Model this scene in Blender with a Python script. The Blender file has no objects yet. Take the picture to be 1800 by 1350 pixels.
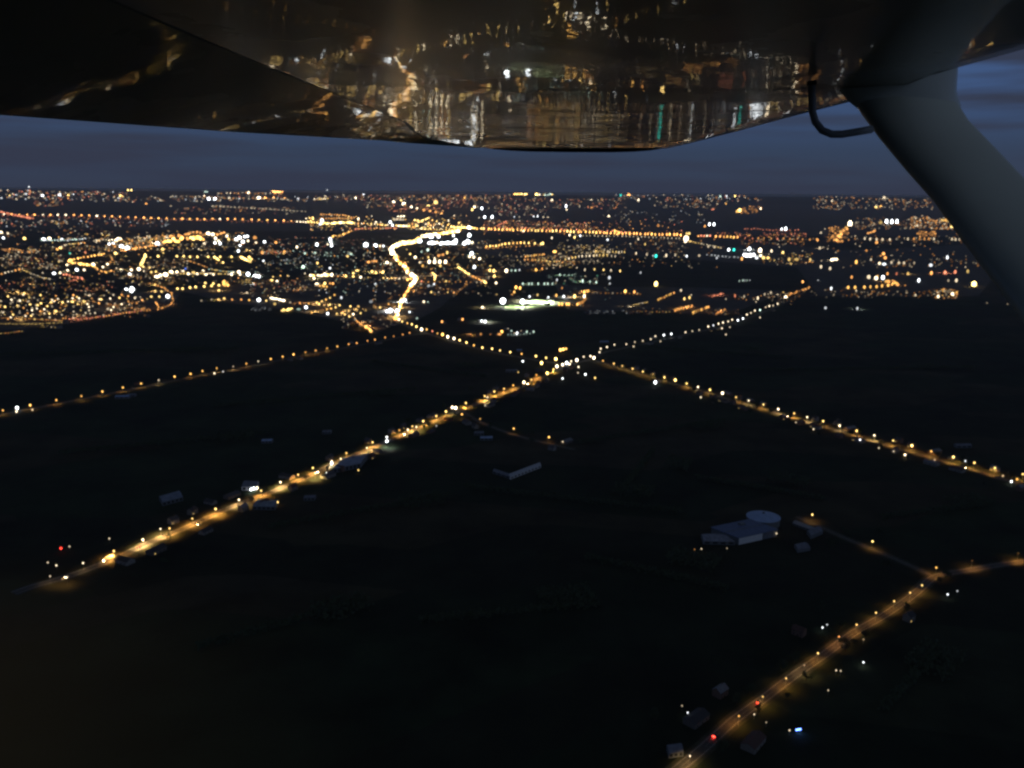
import bpy, bmesh, math, random
from mathutils import Vector, Matrix, noise
R = math.radians
random.seed(7)
S = bpy.context.scene
C = S.collection

# ------------------------------------------------------------------ camera
CAM = Vector((0.0, 0.0, 400.0))
F_PX, CX, CY = 1500.0, 900.0, 675.0          # the photograph's own focal length and centre
PITCH, ROLL = math.atan((675 - 337.5) / 1500.0), math.atan(0.0085)
_F = Vector((0, math.cos(PITCH), -math.sin(PITCH)))
_R0 = Vector((1, 0, 0)); _U0 = Vector((0, math.sin(PITCH), math.cos(PITCH)))
_R = _R0 * math.cos(ROLL) + _U0 * math.sin(ROLL)
_U = _U0 * math.cos(ROLL) - _R0 * math.sin(ROLL)
cam = bpy.data.cameras.new('camera'); co = bpy.data.objects.new('camera', cam); C.objects.link(co)
m = Matrix((_R, _U, -_F)).transposed().to_4x4(); m.translation = CAM
co.matrix_world = m
cam.sensor_width = 36; cam.lens = 30.0; cam.clip_start = 0.05; cam.clip_end = 400000
S.camera = co

# ------------------------------------------------------------------ sky at late dusk
W = bpy.data.worlds.new('World'); S.world = W; W.use_nodes = True
nt = W.node_tree; nt.nodes.clear()
def N(t, typ, **kw):
    n = t.nodes.new(typ)
    for k, v in kw.items(): setattr(n, k, v)
    return n
SUN_EL, SUN_AZ = R(1.0), R(115)
out = N(nt, 'ShaderNodeOutputWorld'); bg = N(nt, 'ShaderNodeBackground')
sky = N(nt, 'ShaderNodeTexSky', sky_type='NISHITA', sun_disc=False, sun_elevation=SUN_EL, sun_rotation=SUN_AZ, altitude=400)
geo = N(nt, 'ShaderNodeTexCoord'); sep = N(nt, 'ShaderNodeSeparateXYZ')
nt.links.new(geo.outputs['Generated'], sep.inputs[0])
# thin stratus: bands stretched level, seen only as slightly darker streaks
mp = N(nt, 'ShaderNodeMapping'); mp.inputs['Scale'].default_value = (1.6, 1.6, 20.0); mp.inputs['Location'].default_value = (0.4, 0.1, 0.35)
nz = N(nt, 'ShaderNodeTexNoise'); nz.inputs['Scale'].default_value = 2.2; nz.inputs['Detail'].default_value = 4; nz.inputs['Roughness'].default_value = .45
nt.links.new(geo.outputs['Generated'], mp.inputs[0]); nt.links.new(mp.outputs[0], nz.inputs['Vector'])
cr = N(nt, 'ShaderNodeValToRGB'); cr.color_ramp.elements[0].position = .44; cr.color_ramp.elements[1].position = .62
cr.color_ramp.elements[0].color = (0, 0, 0, 1); cr.color_ramp.elements[1].color = (1, 1, 1, 1)
nt.links.new(nz.outputs['Fac'], cr.inputs[0])
# twilight tint by height
el = N(nt, 'ShaderNodeValToRGB'); e = el.color_ramp
e.elements[0].position = 0.0; e.elements[0].color = (.040, .051, .086, 1)
e.elements[1].position = 1.0; e.elements[1].color = (.036, .044, .055, 1)
a = e.elements.new(.045); a.color = (.038, .060, .112, 1)
a = e.elements.new(.10); a.color = (.050, .092, .205, 1)
a = e.elements.new(.17); a.color = (.068, .135, .32, 1)
a = e.elements.new(.36); a.color = (.042, .058, .085, 1)
nt.links.new(sep.outputs['Z'], el.inputs[0])
cl = N(nt, 'ShaderNodeMixRGB', blend_type='MIX'); cl.inputs['Color2'].default_value = (.037, .046, .080, 1)
fac = N(nt, 'ShaderNodeMath', operation='MULTIPLY'); fac.inputs[1].default_value = .95
nt.links.new(cr.outputs[0], fac.inputs[0]); nt.links.new(fac.outputs[0], cl.inputs['Fac']); nt.links.new(el.outputs[0], cl.inputs['Color1'])
sk = N(nt, 'ShaderNodeMixRGB', blend_type='MULTIPLY'); sk.inputs['Fac'].default_value = 1; sk.inputs['Color2'].default_value = (.0015, .0015, .0015, 1)
nt.links.new(sky.outputs[0], sk.inputs['Color1'])
ad = N(nt, 'ShaderNodeMixRGB', blend_type='ADD'); ad.inputs['Fac'].default_value = 1
nt.links.new(cl.outputs[0], ad.inputs['Color1']); nt.links.new(sk.outputs[0], ad.inputs['Color2'])
nt.links.new(ad.outputs[0], bg.inputs[0]); bg.inputs[1].default_value = 0.88
nt.links.new(bg.outputs[0], out.inputs[0])

sl = bpy.data.lights.new('sun', 'SUN'); sl.energy = 0.05; sl.angle = R(40); sl.color = (.75, .85, 1.0)
so = bpy.data.objects.new('sun', sl); C.objects.link(so)
so.rotation_euler = (R(72), 0, R(50))      # afterglow low in the sky, behind and to the right of the seat

V = S.view_settings; S.display_settings.display_device = 'sRGB'
V.view_transform = 'Standard'; V.look = 'None'; V.exposure = 0.0; V.gamma = 1.0; V.use_curve_mapping = False
S.cycles.filter_width = 2.5                 # a slightly soft hand-held phone picture
S.cycles.max_bounces = 4; S.cycles.diffuse_bounces = 1; S.cycles.glossy_bounces = 2
S.cycles.transmission_bounces = 2; S.cycles.volume_bounces = 0
S.cycles.sample_clamp_indirect = 6.0
S.cycles.use_adaptive_sampling = False
S.cycles.use_light_tree = True

# ------------------------------------------------------------------ terrain and un-projection
def height(x, y):
    d = math.hypot(x, y)
    t = min(1, max(0, (d - 8500) / 24500.0)); t = t * t * (3 - 2 * t)
    h = 322 * t
    if t > 0:
        h += t * 42 * noise.noise(Vector((x / 9000.0, y / 9000.0, 3.1)))
    if d > 34000: h -= (d - 34000) * .02
    return h
def ray(px, py):
    return _F + _R * ((px - CX) / F_PX) - _U * ((py - CY) / F_PX)
def G(px, py, z=0.0):
    """where the line of sight through a spot of the photograph meets the ground (z above it)"""
    d = ray(px, py)
    if d.z < 0:
        t = (z - 400) / d.z
        p = CAM + d * t
        if math.hypot(p.x, p.y) < 8400: return Vector((p.x, p.y, z))
    k = math.hypot(d.x, d.y); t = 8000.0 / k
    for i in range(700):
        p = CAM + d * t
        if p.z <= height(p.x, p.y) + z: return p
        t += 50 / k
        if t * k > 33500: break
    return p
def PT(px, py, y):
    d = ray(px, py); return CAM + d * (y / d.y)

# ------------------------------------------------------------------ materials
def mat(name, col, rough=.8, metal=0.0, noise_scale=None, amt=.35, coat=0.0, bump=0.0, bscale=4.0):
    mt = bpy.data.materials.new(name); mt.use_nodes = True; t = mt.node_tree
    b = t.nodes['Principled BSDF']; b.inputs['Base Color'].default_value = (*col, 1)
    b.inputs['Roughness'].default_value = rough; b.inputs['Metallic'].default_value = metal
    b.inputs['Coat Weight'].default_value = coat
    tc = N(t, 'ShaderNodeTexCoord')
    if noise_scale:
        n = N(t, 'ShaderNodeTexNoise'); n.inputs['Scale'].default_value = noise_scale; n.inputs['Detail'].default_value = 5
        t.links.new(tc.outputs['Object'], n.inputs['Vector'])
        r = N(t, 'ShaderNodeValToRGB'); r.color_ramp.elements[0].position = .3; r.color_ramp.elements[1].position = .7
        r.color_ramp.elements[0].color = (*[c * (1 - amt) for c in col], 1); r.color_ramp.elements[1].color = (*[min(1, c * (1 + amt)) for c in col], 1)
        t.links.new(n.outputs['Fac'], r.inputs[0]); t.links.new(r.outputs[0], b.inputs['Base Color'])
    if bump:
        n = N(t, 'ShaderNodeTexNoise'); n.inputs['Scale'].default_value = bscale; n.inputs['Detail'].default_value = 2
        t.links.new(tc.outputs['Object'], n.inputs['Vector'])
        bm_ = N(t, 'ShaderNodeBump'); bm_.inputs['Strength'].default_value = 1; bm_.inputs['Distance'].default_value = bump
        t.links.new(n.outputs['Fac'], bm_.inputs['Height']); t.links.new(bm_.outputs[0], b.inputs['Normal'])
    return mt
_em = {}
COL = {'o': (1, .43, .11), 'r': (1, .31, .16), 'y': (1, .66, .20), 'w': (1, .80, .52), 'W': (.92, .97, 1.0), 'g': (.74, 1, .82),
       'G': (.3, .9, .5), 't': (.05, .95, .75), 'b': (.12, .25, 1), 'R': (1, .05, .03), 'a': (1, .52, .12)}
def emis(key, strength, sampled=False):
    k = (key, round(strength, 2), sampled)
    if k in _em: return _em[k]
    mt = bpy.data.materials.new('glow_%s' % key); mt.use_nodes = True; t = mt.node_tree; t.nodes.clear()
    o = N(t, 'ShaderNodeOutputMaterial'); em = N(t, 'ShaderNodeEmission'); em.inputs[0].default_value = (*COL[key], 1)
    em.inputs[1].default_value = strength; t.links.new(em.outputs[0], o.inputs[0])
    mt.cycles.emission_sampling = 'FRONT' if sampled else 'NONE'
    _em[k] = mt; return mt

# ------------------------------------------------------------------ helpers
def me_obj(name, verts, faces, mt, parent=None, smooth=False):
    me = bpy.data.meshes.new(name); me.from_pydata([tuple(v) for v in verts], [], faces); me.update()
    for x in (mt if isinstance(mt, (list, tuple)) else [mt]): me.materials.append(x)
    if smooth:
        for p in me.polygons: p.use_smooth = True
    o = bpy.data.objects.new(name, me); C.objects.link(o); o.parent = parent
    return o
def bm_mesh(name, bm, mt, smooth=False):
    me = bpy.data.meshes.new(name); bm.to_mesh(me); bm.free(); me.materials.append(mt)
    if smooth:
        for p in me.polygons: p.use_smooth = True
    return me
def link(name, me, parent=None, loc=(0, 0, 0), scale=(1, 1, 1), rz=0):
    o = bpy.data.objects.new(name, me); C.objects.link(o); o.parent = parent
    o.location = loc; o.scale = scale; o.rotation_euler = (0, 0, rz); return o
def empty(name, loc, rz, label, cat, group=None):
    o = bpy.data.objects.new(name, None); C.objects.link(o); o.location = loc; o.rotation_euler = (0, 0, rz)
    o.empty_display_size = .5
    return tag(o, label, cat, group)
def tag(o, label, cat, group=None):
    o['label'] = label; o['category'] = cat
    if group: o['group'] = group
    return o
def box_vf(x0, x1, y0, y1, z0, z1):
    v = [(x, y, z) for z in (z0, z1) for y in (y0, y1) for x in (x0, x1)]
    return v, [(0, 2, 3, 1), (4, 5, 7, 6), (0, 1, 5, 4), (2, 6, 7, 3), (0, 4, 6, 2), (1, 3, 7, 5)]
def box_me(name, x0, x1, y0, y1, z0, z1, mt):
    v, f = box_vf(x0, x1, y0, y1, z0, z1); me = bpy.data.meshes.new(name); me.from_pydata(v, [], f); me.materials.append(mt); return me
def tube(path, radii, n=10, cap=True):
    vs, fs = [], []; pts = [Vector(p) for p in path]
    for i, p in enumerate(pts):
        d = (pts[min(i + 1, len(pts) - 1)] - pts[max(i - 1, 0)]).normalized()
        u = d.orthogonal().normalized() if i == 0 else (u - d * u.dot(d)).normalized()
        v = d.cross(u)
        r = radii[i] if isinstance(radii, (list, tuple)) else radii
        for k in range(n):
            a = 2 * math.pi * k / n; vs.append(p + (u * math.cos(a) + v * math.sin(a)) * r)
        if i:
            for k in range(n):
                a0 = (i - 1) * n + k; b0 = (i - 1) * n + (k + 1) % n
                fs.append((a0, b0, b0 + n, a0 + n))
    if cap: fs.append(tuple(range(n))[::-1]); fs.append(tuple(range(len(vs) - n, len(vs))))
    return vs, fs
_ONES = 'zeroth first second third fourth fifth sixth seventh eighth ninth tenth eleventh twelfth thirteenth fourteenth fifteenth sixteenth seventeenth eighteenth nineteenth'.split()
_TENS = {2: 'twenty', 3: 'thirty', 4: 'forty', 5: 'fifty', 6: 'sixty', 7: 'seventy', 8: 'eighty'}
def ordw(n):
    if n < 20: return _ONES[n]
    t, o = divmod(n, 10)
    return (_TENS[t][:-1] + 'ieth') if o == 0 else _TENS[t] + '-' + _ONES[o]

# ------------------------------------------------------------------ ground
gm = bpy.data.materials.new('dark_fields'); gm.use_nodes = True; t = gm.node_tree; b = t.nodes['Principled BSDF']
b.inputs['Roughness'].default_value = .95; b.inputs['Specular IOR Level'].default_value = .1
tc = N(t, 'ShaderNodeTexCoord')
mp = N(t, 'ShaderNodeMapping'); mp.inputs['Rotation'].default_value = (0, 0, R(28)); mp.inputs['Scale'].default_value = (1 / 420., 1 / 160., 1); t.links.new(tc.outputs['Object'], mp.inputs[0])
nw = N(t, 'ShaderNodeTexNoise'); nw.inputs['Scale'].default_value = .0021; nw.inputs['Detail'].default_value = 3; t.links.new(tc.outputs['Object'], nw.inputs['Vector'])
vo = N(t, 'ShaderNodeTexVoronoi', distance='CHEBYCHEV'); vo.inputs['Scale'].default_value = 1; vo.inputs['Randomness'].default_value = .7
t.links.new(mp.outputs[0], vo.inputs['Vector'])
sp = N(t, 'ShaderNodeSeparateColor'); t.links.new(vo.outputs['Color'], sp.inputs[0])
fr = N(t, 'ShaderNodeValToRGB'); f = fr.color_ramp; f.interpolation = 'CONSTANT'
f.elements[0].color = (.021, .031, .016, 1); f.elements[1].position = .8; f.elements[1].color = (.046, .043, .024, 1)
for ps, cc in ((.2, (.034, .043, .022)), (.38, (.024, .029, .016)), (.52, (.050, .047, .029)), (.66, (.025, .038, .018))):
    q = f.elements.new(ps); q.color = (*cc, 1)
t.links.new(sp.outputs[0], fr.inputs[0])
n2 = N(t, 'ShaderNodeTexNoise'); n2.inputs['Scale'].default_value = .012; n2.inputs['Detail'].default_value = 8; n2.inputs['Roughness'].default_value = .65
t.links.new(tc.outputs['Object'], n2.inputs['Vector'])
r2 = N(t, 'ShaderNodeValToRGB'); r2.color_ramp.elements[0].position = .3; r2.color_ramp.elements[0].color = (.35, .35, .35, 1); r2.color_ramp.elements[1].position = .75; r2.color_ramp.elements[1].color = (1.3, 1.3, 1.3, 1)
t.links.new(n2.outputs['Fac'], r2.inputs[0])
mx = N(t, 'ShaderNodeMixRGB', blend_type='MULTIPLY'); mx.inputs['Fac'].default_value = 1
t.links.new(fr.outputs[0], mx.inputs['Color1']); t.links.new(r2.outputs[0], mx.inputs['Color2'])
# brown veil of a cabin-window reflection, painted into the nearest ground on the left
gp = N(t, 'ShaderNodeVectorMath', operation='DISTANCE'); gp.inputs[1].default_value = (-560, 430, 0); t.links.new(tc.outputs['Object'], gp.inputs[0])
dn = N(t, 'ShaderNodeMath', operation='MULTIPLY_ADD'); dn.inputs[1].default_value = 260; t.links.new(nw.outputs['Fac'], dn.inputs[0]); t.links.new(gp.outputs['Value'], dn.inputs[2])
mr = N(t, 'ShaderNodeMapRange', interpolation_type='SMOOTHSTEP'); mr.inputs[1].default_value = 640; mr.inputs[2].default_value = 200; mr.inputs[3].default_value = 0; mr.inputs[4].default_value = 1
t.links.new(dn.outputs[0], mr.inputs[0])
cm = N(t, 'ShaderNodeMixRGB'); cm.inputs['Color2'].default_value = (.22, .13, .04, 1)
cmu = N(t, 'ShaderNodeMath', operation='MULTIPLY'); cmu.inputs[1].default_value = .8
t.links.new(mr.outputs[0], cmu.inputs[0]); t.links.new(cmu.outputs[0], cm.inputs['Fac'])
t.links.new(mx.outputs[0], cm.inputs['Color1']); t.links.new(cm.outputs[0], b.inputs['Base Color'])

vs, fs = [Vector((0, 0, 0))], []
rad = [200 * 1.09 ** i for i in range(44)]
rad = [r for r in rad if r < 8000] + [8000 + 600 * i for i in range(48)] + [40000, 60000, 90000]
NA = 240
for r in rad:
    for k in range(NA):
        a = 2 * math.pi * k / NA; x, y = r * math.cos(a), r * math.sin(a)
        vs.append(Vector((x, y, height(x, y))))
for k in range(NA): fs.append((0, 1 + k, 1 + (k + 1) % NA))
for i in range(len(rad) - 1):
    for k in range(NA):
        a0 = 1 + i * NA + k; b0 = 1 + i * NA + (k + 1) % NA
        fs.append((a0, a0 + NA, b0 + NA, b0))
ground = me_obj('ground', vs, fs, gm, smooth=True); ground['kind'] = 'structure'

# ------------------------------------------------------------------ roads
asph = mat('asphalt', (.055, .051, .046), .8, noise_scale=.25, amt=.3)
verge = mat('verge', (.03, .034, .018), .95, noise_scale=.1, amt=.6)
paint = mat('road_paint', (.3, .3, .28), .6)
kerbm = mat('kerb_stone', (.3, .29, .27), .8)
pave = mat('pavement_slabs', (.075, .07, .06), .85, noise_scale=.4, amt=.25)
def smooth_line(pts, step=15.0):
    P = [Vector((p.x, p.y, 0)) for p in pts]; o = []
    for i in range(len(P) - 1):
        p0 = P[max(i - 1, 0)]; p1 = P[i]; p2 = P[i + 1]; p3 = P[min(i + 2, len(P) - 1)]
        n = max(2, int((p2 - p1).length / step))
        for k in range(n):
            t_ = k / n
            o.append(.5 * ((2 * p1) + (p2 - p0) * t_ + (2 * p0 - 5 * p1 + 4 * p2 - p3) * t_ ** 2 + (3 * p1 - p0 - 3 * p2 + p3) * t_ ** 3))
    o.append(P[-1]); return o
def ribbon(line, a, b_, z0, z1=None):
    """strip between lateral offsets a..b_; with z1 a raised kerb-like prism"""
    vs, fs = [], []
    for i, p in enumerate(line):
        d = (line[min(i + 1, len(line) - 1)] - line[max(i - 1, 0)]).normalized(); n = Vector((-d.y, d.x, 0))
        row = [p + n * a, p + n * b_]
        if z1 is None:
            vs += [Vector((q.x, q.y, z0)) for q in row]
            if i: k = 2 * i; fs.append((k - 2, k - 1, k + 1, k))
        else:
            vs += [Vector((row[0].x, row[0].y, z0)), Vector((row[0].x, row[0].y, z1)), Vector((row[1].x, row[1].y, z1)), Vector((row[1].x, row[1].y, z0))]
            if i:
                k = 4 * i
                for j in range(3): fs.append((k - 4 + j, k - 3 + j, k + 1 + j, k + j))
    return vs, fs
_rz = [0.02]
ROADS = {}
def road(name, pix, w, lit=True, walk=0.0):
    line = smooth_line([G(*p) for p in pix]); z = _rz[0]; _rz[0] += .008
    ROADS[name] = line
    v, f = ribbon(line, -w / 2 - 4, w / 2 + 4, z - .006)
    g = me_obj('verge', v, f, verge); g['kind'] = 'structure'
    v, f = ribbon(line, -w / 2, w / 2, z)
    r = me_obj('road', v, f, asph); r['kind'] = 'structure'
    for o_ in (-w / 2 + .3, w / 2 - .3):
        v, f = ribbon(line, o_ - .08, o_ + .08, z + .004); k = me_obj('edge_line', v, f, paint, r)
    vs, fs = [], []
    v, f = ribbon(line, -.09, .09, z + .004)
    me_obj('centre_line', v, [q for i, q in enumerate(f) if i % 2 == 0], paint, r)
    if walk:
        for s in (-1, 1):
            v, f = ribbon(line, s * (w / 2 + .02), s * (w / 2 + .2), z - .01, z + .12); me_obj('kerb', v, f, kerbm, r)
            v, f = ribbon(line, s * (w / 2 + .2), s * (w / 2 + walk), z + .11); pv = me_obj('pavement', v, f, pave); pv['kind'] = 'structure'
    return line
road('main', [(24, 1043), (60, 1030), (120, 1013), (200, 983), (260, 955), (330, 926), (400, 894), (470, 868), (540, 838), (600, 810), (690, 772), (760, 742), (830, 713), (900, 686), (960, 660), (1002, 641), (1042, 631)], 8.5, walk=1.8)
road('north', [(1042, 631), (1060, 620), (1100, 611), (1150, 600), (1210, 587), (1270, 573), (1310, 561), (1350, 545), (1390, 527), (1425, 505)], 8)
road('town', [(1002, 641), (960, 636), (920, 629), (880, 622), (830, 610), (780, 595), (730, 579), (698, 564), (697, 550), (715, 525), (726, 500)], 9, walk=1.8)
road('east', [(1042, 631), (1080, 645), (1130, 659), (1187, 675), (1248, 692), (1316, 712), (1396, 735), (1476, 758), (1570, 786), (1676, 816), (1749, 838), (1830, 862), (1950, 900)], 8)
road('west', [(-120, 755), (0, 729), (100, 710), (180, 694), (248, 681), (335, 663), (410, 650), (497, 632), (593, 614), (677, 598), (730, 588), (752, 587)], 7)
road('near', [(1090, 1440), (1180, 1362), (1240, 1312), (1290, 1266), (1340, 1230), (1395, 1188), (1450, 1150), (1500, 1113), (1560, 1078), (1610, 1042), (1645, 1013), (1700, 1003), (1750, 994), (1810, 986), (1900, 975)], 7, walk=1.2)
road('farm', [(1640, 1013), (1600, 994), (1550, 972), (1500, 952), (1450, 930), (1400, 908)], 5)
road('lane', [(812, 722), (845, 742), (903, 764), (965, 780), (1010, 790)], 5)

# ------------------------------------------------------------------ street lamps (each its own thing, with its own light)
polem = mat('galvanised_steel', (.35, .36, .37), .5, .6)
v, f = tube([(0, 0, 0), (0, 0, 8.6)], [.11, .07], 6)
pole_me = bpy.data.meshes.new('pole'); pole_me.from_pydata([tuple(x) for x in v], [], f); pole_me.materials.append(polem)
v, f = tube([(0, 0, 8.6), (.3, 0, 8.95), (1.3, 0, 9.1)], .05, 6)
arm_me = bpy.data.meshes.new('arm'); arm_me.from_pydata([tuple(x) for x in v], [], f); arm_me.materials.append(polem)
_head = {}
def head_me(key, st):
    k = (key, round(st, 1))
    if k not in _head:
        bm = bmesh.new(); bmesh.ops.create_icosphere(bm, subdivisions=1, radius=1, matrix=Matrix.Diagonal((1, 1, 1.25, 1)))
        _head[k] = bm_mesh('lamp_head', bm, emis(key, st), True)
    return _head[k]
_ld = {}
def light_data(key, power):
    k = (key, round(power))
    if k not in _ld:
        l = bpy.data.lights.new('lamp_light', 'SPOT'); l.energy = power; l.color = {'y': (1, .46, .09), 'w': (1, .60, .22), 'a': (1, .42, .08)}.get(key, COL[key]); l.shadow_soft_size = .3
        l.spot_size = R(156); l.spot_blend = .45          # hooded luminaires shine downward
        _ld[k] = l
    return _ld[k]
NLAMP = [0]
LAMPS = []
def lamp(px, py, key, br, label, group=None, hz=9.0, power=None, size=1.0, cat='street lamp', name='street_lamp'):
    p = G(px, py, hz); D = (p - CAM).length
    e_ = empty(name, (p.x, p.y, 0), random.uniform(0, 6.28) if power == 0 else math.atan2(-p.y, -p.x), label, cat, group)
    k = hz / 9.0
    link('pole', pole_me, e_, scale=(1, 1, k)); link('arm', arm_me, e_, (0, 0, (k - 1) * 8.6) if k != 1 else (0, 0, 0))
    r = 1.55 * size * D / F_PX * (.75 + .25 * min(2, br)) * (1.3 if br > 1.5 and py < 760 else 1)
    link('lamp_head', head_me(key, 3.2 * br), e_, (1.3 if r < 2 else 0, 0, hz), (r, r, r))
    pw = 30000 * min(br, 1.6) if power is None else (power if power >= 0 else -power * (.5 + .5 * min(br, 1.6)))
    if px < 190 and py > 940: pw *= .045
    if pw > 0:
        lo = bpy.data.objects.new('lamp_light', light_data(key, pw)); C.objects.link(lo); lo.parent = e_; lo.location = (0, 0, hz - .2 - r)
        if hz - r < 2: lo.location = (0, 0, hz * .5)
    NLAMP[0] += 1
    return e_
def row(pts, key, phrase, ref, group, br=1.0, power=None):
    n = len(pts)
    for i, q in enumerate(pts):
        k = q[2] if len(q) > 2 else key; bb = q[3] if len(q) > 3 else br * random.uniform(.75, 1.25)
        bb *= random.uniform(.65, 1.4)
        cw = {'a': 'amber', 'w': 'warm white', 'W': 'white', 'y': 'yellow', 'o': 'orange', 'g': 'pale green', 'r': 'reddish'}[k]
        lamp(q[0], q[1], k, bb, '%s street lamp on %s, %s from %s' % (cw, phrase, ordw(i + 1), ref), group, power=power)
A = [(979, 644, 'w', 2.2), (973, 649), (962, 656, 'y', 2.4), (943, 659, 'a', .6), (934, 667, 'y'), (921, 672, 'w', 1.6), (902, 677, 'a', .8), (886, 683, 'y'), (869, 688, 'y', 1.3), (857, 698, 'w', .8), (852, 696, 'y'), (819, 708, 'y'),
     (801, 717, 'w', 1.6), (795, 716, 'w', 1.4), (784, 723), (767, 731, 'y'), (744, 740, 'y', 1.5), (732, 750, 'w', 1.2), (725, 749, 'y'), (717, 755, 'w', .9), (702, 756, 'a', .7), (655, 777, 'y', .9), (645, 787, 'w', .8), (609, 796, 'y', .8), (599, 806, 'w', .8),
     (583, 810, 'w', 1.4), (554, 831, 'w', 1.2), (550, 822, 'y'), (524, 834, 'y'), (493, 847, 'w', 1.2), (459, 862, 'y'), (420, 878, 'w', .9), (379, 894, 'y', 1.0), (338, 911, 'y', .8), (298, 928, 'y', .7), (282, 929, 'w', .7), (251, 948, 'w', 1.1), (200, 968, 'y', .8), (146, 989, 'w', .8), (117, 1014, 'w', .6), (88, 1012, 'w', .4)]
row(A, 'y', 'the broad diagonal road', 'the crossroads', 'lamps along the broad diagonal road', power=-70000)
B = [(952, 638, 'y', 2.2), (942, 626, 'y', 1.2), (917, 622, 'a', 1), (897, 619, 'y', 1.2), (879, 616, 'y', 1.4), (865, 613, 'y'), (848, 611, 'y'), (833, 607, 'a', 1), (820, 602, 'y', 1.2), (808, 598, 'y', 1.3), (798, 595, 'w', 1.4), (787, 592, 'w', 1.7), (778, 588, 'a'), (769, 586, 'a', .5), (760, 582, 'r', .5), (750, 579, 'a', 1.2), (741, 579, 'w', 1.6), (732, 574, 'y'), (724, 570, 'y', .9), (716, 568, 'a', .8), (707, 565, 'y', 1)]
row(B, 'y', 'the road to the town', 'the crossroads', 'lamps between crossroads and town', power=30000)
Dd = [(1044, 629, 'w', 1.6), (1060, 634, 'a', .8), (1079, 639), (1094, 643), (1112, 648), (1130, 653), (1148, 658), (1168, 663), (1187, 668), (1207, 674), (1227, 680, 'w', 1.1), (1248, 685), (1270, 691, 'w', 1.1), (1294, 698), (1316, 704, 'w', .9), (1342, 711), (1368, 719, 'w', 1.2), (1396, 726), (1419, 733, 'w', .9), (1447, 740), (1476, 748, 'w', .9), (1506, 757), (1537, 765, 'w', .9), (1570, 774), (1603, 783, 'y', 1.4), (1637, 793, 'a', .6), (1676, 803), (1713, 813), (1749, 822, 'y', 1.2), (1798, 833)]
row(Dd, 'y', 'the road falling away right', 'the crossroads', 'lamps on the road falling away right', power=20000)
Cc = [(1038, 626, 'w', 1.6), (1054, 619, 'w', .9), (1056, 613, 'w', 1), (1067, 610, 'w', .9), (1080, 606, 'w', .8), (1101, 605, 'w', .8), (1116, 601, 'w', .4), (1130, 599, 'w', .6), (1144, 596, 'w', .6), (1152, 591, 'w', .9), (1167, 589, 'W', 1), (1180, 587, 'W', 1.1), (1205, 584, 'w', .8), (1217, 582, 'w', .4), (1229, 580, 'w', .35), (1245, 574, 'w', .9), (1254, 572, 'W', .7), (1263, 569, 'w', .6), (1271, 567, 'w', .6), (1280, 565, 'w', .6), (1287, 562, 'w', .7), (1297, 563, 'W', 1.6), (1306, 560, 'W', 1.5), (1313, 553, 'w', .8), (1320, 550, 'w', .5), (1327, 546, 'w', .6), (1336, 545, 'g', 1.1), (1346, 540, 'w', .5), (1352, 538, 'w', .6), (1359, 537, 'w', .3), (1367, 534, 'w', .9), (1381, 523, 'w', 1.9)]
row(Cc, 'w', 'the pale lit road climbing right', 'the crossroads', 'white lamps on the climbing road', power=8000)
E = [(5, 721), (53, 712), (99, 703), (143, 696), (180, 688), (216, 681), (248, 674), (279, 668, 'w', .25), (307, 662), (335, 657), (356, 652), (381, 647), (410, 644, 'w', .3), (433, 639), (454, 635, 'w', .3), (476, 631), (497, 627, 'a', .5), (516, 623), (537, 619, 'a', .4), (555, 616), (575, 612, 'a', .5), (593, 609), (613, 605, 'o', .4), (627, 603, 'o', .5), (646, 599, 'o', .4), (659, 597, 'o', .5), (677, 593, 'o', .35), (692, 591, 'o', .4), (708, 588, 'o', .35), (720, 585, 'o', .35)]
row(E, 'a', 'the faint road on the left', 'the picture edge', 'lamps along the faint left road', br=.65, power=9000)
Ff = [(1646, 997, 'a', .5), (1621, 1028), (1600, 1041), (1572, 1056), (1540, 1076), (1506, 1097), (1475, 1118, 'o', .5), (1438, 1147, 'y', 1.1), (1414, 1168, 'w', .3), (1382, 1191), (1341, 1223), (1299, 1257, 'a', .5), (1213, 1327, 'w', .5)]
row(Ff, 'y', 'the nearest lit road', 'its bend', 'lamps along the nearest lit road', br=.6, power=7000)
for q, lb, pw in (((1428, 904, 'y', 1.0), 'lone yellow lamp at the farm end of the side track', 4000), ((1534, 951, 'y', 1.0), 'lone yellow lamp halfway along the farm track', 4000),
              ((903, 753, 'a', .9), 'lone amber lamp on the dark lane, nearer the main road', 1800), ((965, 768, 'a', 1.1), 'lone amber lamp at the far end of the dark lane', 1800),
              ((812, 728, 'a', 1), 'amber lamp just below the main road where the lane starts', 4000), ((844, 736, 'a', .35), 'dim lamp between lane start and the two lone amber lamps', 1500),
              ((1709, 985, 'o', .05), 'dim orange lamp above the bend of the nearest road', 7000), ((1790, 972, 'a', .05), 'dim amber lamp where the nearest road leaves the picture', 9000)):
    lamp(q[0], q[1], q[2], q[3], lb, power=pw)
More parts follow.
